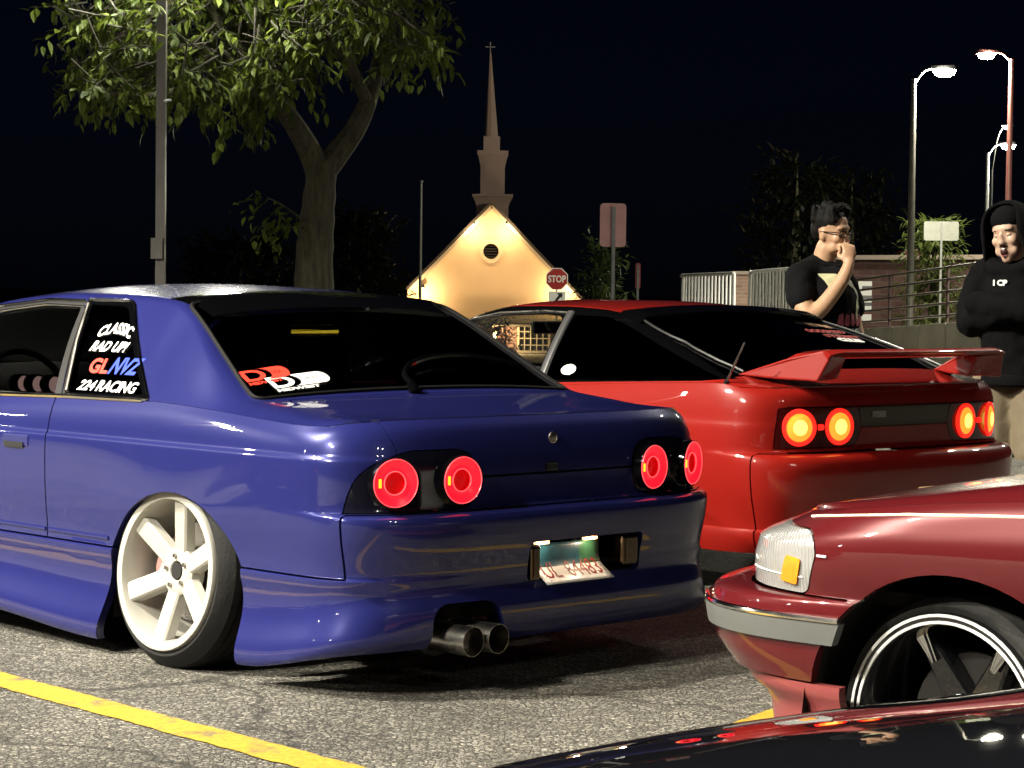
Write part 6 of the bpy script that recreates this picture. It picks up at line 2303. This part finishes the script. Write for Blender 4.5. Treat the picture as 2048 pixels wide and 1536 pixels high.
def face_bits(body, T, lidded=0.3, brow=M['hair'], mouth_open=0.0):
    """eyes, brows, lips on the face"""
    for s in (1, -1):
        e = mobj('eye', xf(ellipsoid((.0735, s * .031, .004), (.011, .0135, .0095), None, 14, 10), T), M['eye'], body)
        mobj('iris', xf(ellipsoid((.0815, s * .031, .003), (.0038, .0058, .0058), None, 12, 8), T), M['iris'], e)
        lid = ellipsoid((.0735, s * .031, .006), (.0125, .015, .0105), None, 14, 10)
        lid = ([v for v in lid[0]], [f for f in lid[1] if sum(lid[0][i][2] for i in f) / 4 > .004 + .010 * (.35 - lidded)])
        mobj('eyelid', xf(lid, T), body.data.materials[0], body)
        mobj('eyebrow', xf(tube(spline([(.085, s * .014, .024), (.085, s * .030, .030), (.070, s * .050, .026)], 4), [.003, .004, .0045, .005, .005, .005, .0045, .004, .002], 7), T), brow, body)
    if mouth_open:
        mobj('mouth', xf(ellipsoid((.082, 0, -.074), (.016, .019, .020 * mouth_open), None, 16, 10), T), M['mouth'], body)
        mobj('lips', xf(ring_tube([Vector((.093 - .9 * abs(.021 * math.cos(a)), .021 * math.cos(a), -.074 + .022 * mouth_open * math.sin(a))) for a in np.linspace(0, 2 * PI, 21)[:-1]], .0042, 6), T), M['lip'], body)
        mobj('teeth', xf(ellipsoid((.090, 0, -.074 + .014 * mouth_open), (.006, .014, .004), None, 10, 6), T), M['eye'], body)
    else:
        mobj('lips', xf(join(ellipsoid((.088, 0, -.062), (.010, .022, .005), None, 14, 8), ellipsoid((.086, 0, -.071), (.011, .019, .006), None, 14, 8)), T), M['lip'], body)


def person_left():
    X = (1642 - 1024) / FPX * 12.0
    root = empty('person', (X, 12.0, 0))
    tag(root, 'man in black printed t-shirt and glasses, hand raised to his mouth', 'person')
    f = Vector((.70, -.71, 0)).normalized(); s = Vector((f.y, -f.x, 0)); u = Vector((0, 0, 1))   # s: his right side
    P = lambda a, b, z: f * a + s * b + u * z
    hd = basis(P(.045, -.01, 1.545), (f * .96 + s * -.10 + u * -.12), u)
    sk = []
    sk += head_parts(hd)
    sk += [limb([P(-.02, 0, 1.29), P(-.005, 0, 1.37), P(.028, 0, 1.47)], [.085, .064, .060])]
    torso = [limb([P(0, 0, .90), P(.015, 0, 1.02), P(.02, 0, 1.16), P(.0, 0, 1.26), P(-.015, 0, 1.33)], [.14, .145, .145, .13, .075], 20)]
    sh = [limb([P(-.02, -.16, 1.305), P(-.02, 0, 1.325), P(-.02, .16, 1.305)], [.052, .07, .052])]
    armR = [P(-.02, .185, 1.295), P(.03, .222, 1.205), P(.085, .232, 1.120), P(.13, .192, 1.14), P(.185, .085, 1.285), P(.20, .035, 1.385)]
    sk += torso + sh + [limb(armR, [.052, .055, .050, .046, .038, .028])]
    wrist = P(.20, .030, 1.395)
    hm = basis(wrist, (f * -.22 + u * 1.0 + s * -.12), (f * .75 + s * .5))
    sk += hand_parts(hm, (1.5, 1.5, 1.6, 1.7), .05, 1.0)
    armL = [P(-.02, -.185, 1.295), P(.0, -.230, 1.20), P(.02, -.25, 1.07), P(.07, -.235, .96), P(.12, -.215, .86)]
    sk += [limb(armL, [.052, .055, .048, .042, .03])]
    sk += hand_parts(basis(P(.125, -.212, .85), (f * .25 - u * 1 + s * .05), (-s)), (.5, .55, .6, .7), .06, .5)
    legs = []
    for b in (.10, -.10):
        legs += [limb([P(0, b * .9, .90), P(.015, b * 1.15, .68), P(.02, b * 1.2, .47), P(-.01, b * 1.25, .27), P(-.02, b * 1.3, .06)], [.105, .09, .066, .062, .045])]
    sk += legs
    body = meobj('body', fuse(sk, .008, 3), M['skin_a'], root)
    face_bits(body, hd, lidded=.55)
    # clothes
    tee = [limb([P(.005, 0, .80), P(.012, 0, .90), P(.022, 0, 1.03), P(.028, 0, 1.16), P(.003, 0, 1.28), P(-.014, 0, 1.365)], [.160, .166, .172, .168, .150, .084], 22),
           limb([P(-.02, -.165, 1.315), P(-.02, 0, 1.345), P(-.02, .165, 1.315)], [.075, .088, .075]),
           limb([P(-.02, .18, 1.31), P(.008, .212, 1.245), P(.03, .230, 1.195)], [.072, .070, .074]),
           limb([P(-.02, -.18, 1.31), P(-.005, -.228, 1.23), P(.005, -.248, 1.15)], [.072, .070, .074])]
    tm = fuse(tee, .013, 4, .014, 3)
    t_ = meobj('t_shirt', tm, M['tee'], root)
    mobj('collar', ring_tube([P(.012 + .075 * math.cos(a), .078 * math.sin(a), 1.392 - .022 * math.cos(a)) for a in np.linspace(0, 2 * PI, 25)[:-1]], .009, 6), M['tee'], t_)
    jn = fuse([limb([P(0, b * .8, .90), P(.015, b * 1.15, .68), P(.02, b * 1.2, .47), P(-.01, b * 1.25, .27), P(-.015, b * 1.3, .05)], [.145, .115, .09, .085, .082]) for b in (.10, -.10)], .018, 3, .008, 5)
    meobj('jeans', jn, M['jeans'], root)
    for b in (.13, -.13):
        sh_ = mobj('shoe', join(xf(ellipsoid((.06, 0, .045), (.145, .052, .05), None, 18, 10), basis(P(0, b, 0), f, u)), xf(box(.06, 0, .012, .27, .09, .024), basis(P(0, b, 0), f, u))), M['shoe'], root)
    # hair: swept up on top, short sides
    rnd = random.Random(2)
    hp = [xf(ellipsoid((-.022, 0, .062), (.098, .084, .085), None, 20, 12), hd), xf(ellipsoid((-.065, 0, .02), (.052, .075, .075), None, 16, 10), hd)]
    for k in range(46):
        a = rnd.uniform(-1, 1); b = rnd.uniform(-.08, .045)
        p0 = Vector((b, a * .07, .115 - .02 * a * a))
        p1 = p0 + Vector((.018 + rnd.uniform(-.03, .03), rnd.uniform(-.025, .025), .034 + rnd.uniform(-.015, .02)))
        hp.append(xf(limb([p0 - Vector((0, 0, .03)), p0.lerp(p1, .6) + Vector((-.006, 0, .006)), p1], [.02, .014, .006], 8), hd))
    hm_ = fuse(hp, .009, 1)
    cut = boolean(hm_, [xf(box(.11, 0, -.02, .12, .3, .16), hd), xf(box(.03, 0, -.10, .2, .3, .13), hd)])
    meobj('hair', cut, M['hair'], root)
    # glasses
    gl = []
    for q in (1, -1):
        ring = [Vector((.102 - .25 * max(0, abs(y_)) * .9, y_, z_)) for y_, z_ in [(q * .034 + .026 * math.copysign(abs(math.cos(a)) ** .6, math.cos(a)), .003 + .017 * math.copysign(abs(math.sin(a)) ** .6, math.sin(a))) for a in np.linspace(0, 2 * PI, 25)[:-1]]]
        gl.append(xf(ring_tube(ring, .0034, 6), hd))
        gl.append(xf(tube([(.088, q * .060, .010), (.04, q * .078, .010), (-.02, q * .082, .004)], .0032, 6), hd))
    gl.append(xf(tube([(.103, -.009, .006), (.105, 0, .008), (.103, .009, .006)], .003, 6), hd))
    g0 = mobj('glasses', join(*gl), M['gloss_black'], root)
    for q in (1, -1):
        ln = [Vector((.101 - .22 * abs(q * .034 + .024 * math.cos(a)), q * .034 + .024 * math.cos(a), .003 + .015 * math.sin(a))) for a in np.linspace(0, 2 * PI, 17)[:-1]]
        mobj('lens', xf(([tuple(v) for v in ln], [tuple(range(16))]), hd), M['glass_clear'], g0, smooth=False)
    # print on the chest
    bv = BVHTree.FromPolygons([tuple(v.co) for v in tm.vertices], [tuple(p.vertices) for p in tm.polygons])

    def patch(name, poly, mat):
        """flat print: outline in (right-to-left, height) on the chest, laid on the cloth"""
        cx = sum(p[0] for p in poly) / len(poly); cz = sum(p[1] for p in poly) / len(poly)
        rings = []
        for k in (1.0, .66, .33, 0.02):
            rings.append([(cx + (a - cx) * k, cz + (b - cz) * k) for a, b in poly])
        V, F = [], []
        n = len(poly)
        for rg_ in rings:
            for a, b in rg_:
                o = P(.8, -a, b)
                hit = bv.ray_cast(o, -f)[0]
                V.append(tuple((hit if hit is not None else P(.17, -a, b)) + f * .0035))
        for j in range(3):
            for i in range(n):
                F.append((j * n + i, j * n + (i + 1) % n, (j + 1) * n + (i + 1) % n, (j + 1) * n + i))
        return mobj(name, (V, F), mat, t_)
    cr = pmat('print_cream', (.50, .50, .30), .8, var=.2, vscale=30)
    gy = pmat('print_grey', (.30, .31, .24), .8, var=.5, vscale=40)
    pk = pmat('print_pink', (.38, .09, .12), .8, var=.35, vscale=30)
    wh = pmat('print_white', (.55, .56, .50), .8, var=.4, vscale=45)
    dn = lambda pl: dens(pl, .012)
    patch('print_shape', dn([(-.13, 1.330), (-.06, 1.330), (.0, 1.317), (-.02, 1.290), (-.08, 1.300), (-.10, 1.255), (-.115, 1.255)]), cr)
    patch('print_shape', dn([(.01, 1.313), (.06, 1.295), (.10, 1.245), (.115, 1.185), (.09, 1.145), (.08, 1.205), (.04, 1.255), (-.01, 1.285)]), gy)
    patch('print_shape', dn([(.04, 1.155), (.06, 1.205), (.085, 1.155), (.06, 1.135), (.06, 1.085), (.045, 1.085)]), cr)
    rnd = random.Random(8)
    for k in range(5):
        x0 = -.10 + k * .045
        patch('print_letter', dn([(x0, 1.06 + .004 * k), (x0 + .01, 1.115 + rnd.uniform(-.008, .008)), (x0 + .036, 1.12 + rnd.uniform(-.01, .006)), (x0 + .040, 1.06 + rnd.uniform(-.006, .006)), (x0 + .02, 1.052)]), pk)
    for k in range(5):
        x0 = -.115 + k * .048
        patch('print_letter', dn([(x0, .99), (x0 + .004, 1.04), (x0 + .040, 1.045 + rnd.uniform(-.006, .006)), (x0 + .043, .995), (x0 + .02, 1.0)]), wh)
    for k in range(4):
        x0 = -.11 + k * .056
        patch('print_letter', dn([(x0, .945), (x0 + .004, .978), (x0 + .048, .98), (x0 + .050, .943)]), wh if k % 2 else gy)


def person_right():
    D = 11.0
    X = (2036 - 1024) / FPX * D
    root = empty('person', (X, D, 0))
    tag(root, 'yawning man in black hoodie with crossed arms and khaki shorts', 'person')
    f = Vector((-.62, -.78, 0)).normalized(); s = Vector((f.y, -f.x, 0)); u = Vector((0, 0, 1))
    P = lambda a, b, z: f * a + s * b + u * z
    hf = (Vector((-.62, -.78, 0)).normalized() + u * -.10)
    hd = basis(P(.06, .03, 1.520), hf, u + s * .12)
    sk = head_parts(hd)
    sk.append(xf(ellipsoid((.060, 0, -.112), (.024, .028, .022), None, 14, 10), hd))
    sk += [limb([P(-.01, 0, 1.30), P(.0, 0, 1.38), P(.03, .01, 1.46)], [.075, .062, .060])]
    sk += [limb([P(0, 0, .88), P(.01, 0, 1.02), P(.01, 0, 1.16), P(.0, 0, 1.28), P(-.01, 0, 1.34)], [.13, .13, .135, .13, .09], 18), limb([P(-.01, -.17, 1.33), P(-.01, 0, 1.35), P(-.01, .17, 1.33)], [.065, .075, .065])]
    for b in (.095, -.095):
        sk += [limb([P(0, b * .9, .88), P(.015, b * 1.2, .66), P(.02, b * 1.25, .46), P(-.015, b * 1.3, .28), P(-.02, b * 1.35, .06)], [.10, .085, .060, .055, .04])]
    aR = [P(-.01, .175, 1.32), P(.02, .218, 1.20), P(.075, .218, 1.10), P(.17, .12, 1.125), P(.20, -.05, 1.15)]
    aL = [P(-.01, -.175, 1.32), P(.02, -.218, 1.20), P(.075, -.218, 1.10), P(.19, -.12, 1.155), P(.215, .05, 1.19)]
    sk += [limb(aR, [.06, .053, .046, .042, .03]), limb(aL, [.06, .053, .046, .042, .03])]
    sk += hand_parts(basis(P(.20, -.05, 1.15), (-s + f * .05 + u * .15), f), (.5, .5, .55, .6), .04, .3)
    sk += hand_parts(basis(P(.215, .05, 1.19), (s + f * -.1 + u * .1), f), (.4, .4, .45, .5), .04, .3)
    body = meobj('body', fuse(sk, .008, 3), M['skin_b'], root)
    face_bits(body, hd, lidded=.95, mouth_open=1.0)
    # beard shadow and moustache
    mobj('moustache', xf(tube(spline([(.078, .022, -.052), (.094, .008, -.046), (.096, 0, -.045), (.094, -.008, -.046), (.078, -.022, -.052)], 3), .0035, 6), hd), M['hair'], body)
    # hoodie
    ho = [limb([P(.0, 0, .80), P(.01, 0, .90), P(.015, 0, 1.03), P(.015, 0, 1.16), P(.0, 0, 1.28), P(-.012, 0, 1.365)], [.170, .172, .175, .175, .165, .10], 22),
          limb([P(-.015, -.175, 1.325), P(-.015, 0, 1.36), P(-.015, .175, 1.325)], [.090, .10, .090]),
          limb([aR[0], aR[1], aR[2], aR[3], P(.205, -.10, 1.16)], [.092, .085, .080, .072, .060]),
          limb([aL[0], aL[1], aL[2], aL[3], P(.205, .13, 1.185)], [.092, .085, .080, .072, .062]),
          limb([P(.10, -.10, 1.37), P(.115, 0, 1.345), P(.10, .10, 1.37), P(-.02, .135, 1.40), P(-.09, 0, 1.42), P(-.02, -.135, 1.40), P(.10, -.10, 1.37)], [.045] * 7, 10)]
    hm = fuse(ho, .013, 3, .017, 9)
    hm = boolean(hm, [box(0, 0, .58, 2, 2, .44)])
    h_ = meobj('hoodie', hm, M['hoodie'], root)
    mobj('hem_band', ring_tube([P(.005 + .172 * math.cos(a), .172 * math.sin(a), .815) for a in np.linspace(0, 2 * PI, 33)[:-1]], .02, 8, sq=(.6, 1.5)), M['hoodie'], h_)
    # hood: a thick cloth shell open at the face
    V, F = [], []
    nu, nv = 26, 16
    op = [62, 60, 57, 54, 51, 48, 46, 44, 43, 42, 42, 43, 45, 48, 52, 57, 62]
    from mathutils import noise
    for j in range(nv + 1):
        t = j / nv
        z = -.165 + .315 * t
        rx = .125 * math.sqrt(max(.02, 1 - max(0, (t - .5) / .52) ** 2.4)) + .01
        ry = .118 * math.sqrt(max(.02, 1 - max(0, (t - .5) / .52) ** 2.2)) + .01
        a0 = math.radians(op[j])
        for i in range(nu + 1):
            a = a0 + (2 * PI - 2 * a0) * i / nu
            k = 1 + .06 * noise.noise(Vector((a * 2, t * 5, 2)))
            lead = .03 * max(0, t - .55) if True else 0
            V.append(tuple(hd @ Vector((-.012 + rx * k * math.cos(a) + lead, ry * k * math.sin(a), z - .03 * max(0, -math.cos(a)) * (1 - t)))))
    for j in range(nv):
        for i in range(nu):
            a = j * (nu + 1) + i
            F.append((a, a + 1, a + nu + 2, a + nu + 1))
    top0 = nv * (nu + 1)
    V.append(tuple(hd @ Vector((-.01, 0, .158))))
    for i in range(nu): F.append((top0 + i, top0 + i + 1, len(V) - 1))
    F.append((top0 + nu, top0, len(V) - 1))
    hood = mobj('hood', (V, F), M['hoodie'], root)
    so = hood.modifiers.new('s', 'SOLIDIFY'); so.thickness = .016; so.offset = 1
    sb = hood.modifiers.new('u', 'SUBSURF'); sb.levels = 1; sb.render_levels = 1
    mobj('beanie', xf(ellipsoid((-.01, 0, .075), (.100, .085, .075), None, 18, 10), hd), M['tee'], root)
    bv = BVHTree.FromPolygons([tuple(v.co) for v in hm.vertices], [tuple(p.vertices) for p in hm.polygons])
    hit = bv.ray_cast(P(.8, .06, 1.275), -f)[0]
    q = hit if hit is not None else P(.18, .06, 1.275)
    text_on('chest_print', 'I CP', q + f * .008, -s, u, .036, M['white'], h_, width=.075, bold=.002)
    # khaki shorts
    sh = fuse([limb([P(0, b * .75, .88), P(.012, b * 1.15, .70), P(.016, b * 1.30, .50), P(.016, b * 1.32, .45)], [.138, .128, .124, .124]) for b in (.10, -.10)], .014, 3, .009, 4)
    sh = boolean(sh, [box(0, 0, .30, 2, 2, .26)])
    meobj('shorts', sh, M['khaki'], root)
    for b in (.13, -.13):
        sc = mobj('sock', tube([P(-.02, b, .05), P(-.018, b * .99, .20)], [.05, .052], 14), M['shoe'], root)
        mobj('shoe', join(xf(ellipsoid((.05, 0, .045), (.15, .054, .052), None, 18, 10), basis(P(0, b, 0), f, u)), xf(box(.05, 0, .013, .28, .095, .026), basis(P(0, b, 0), f, u))), M['shoe'], root)


person_left()
person_right()
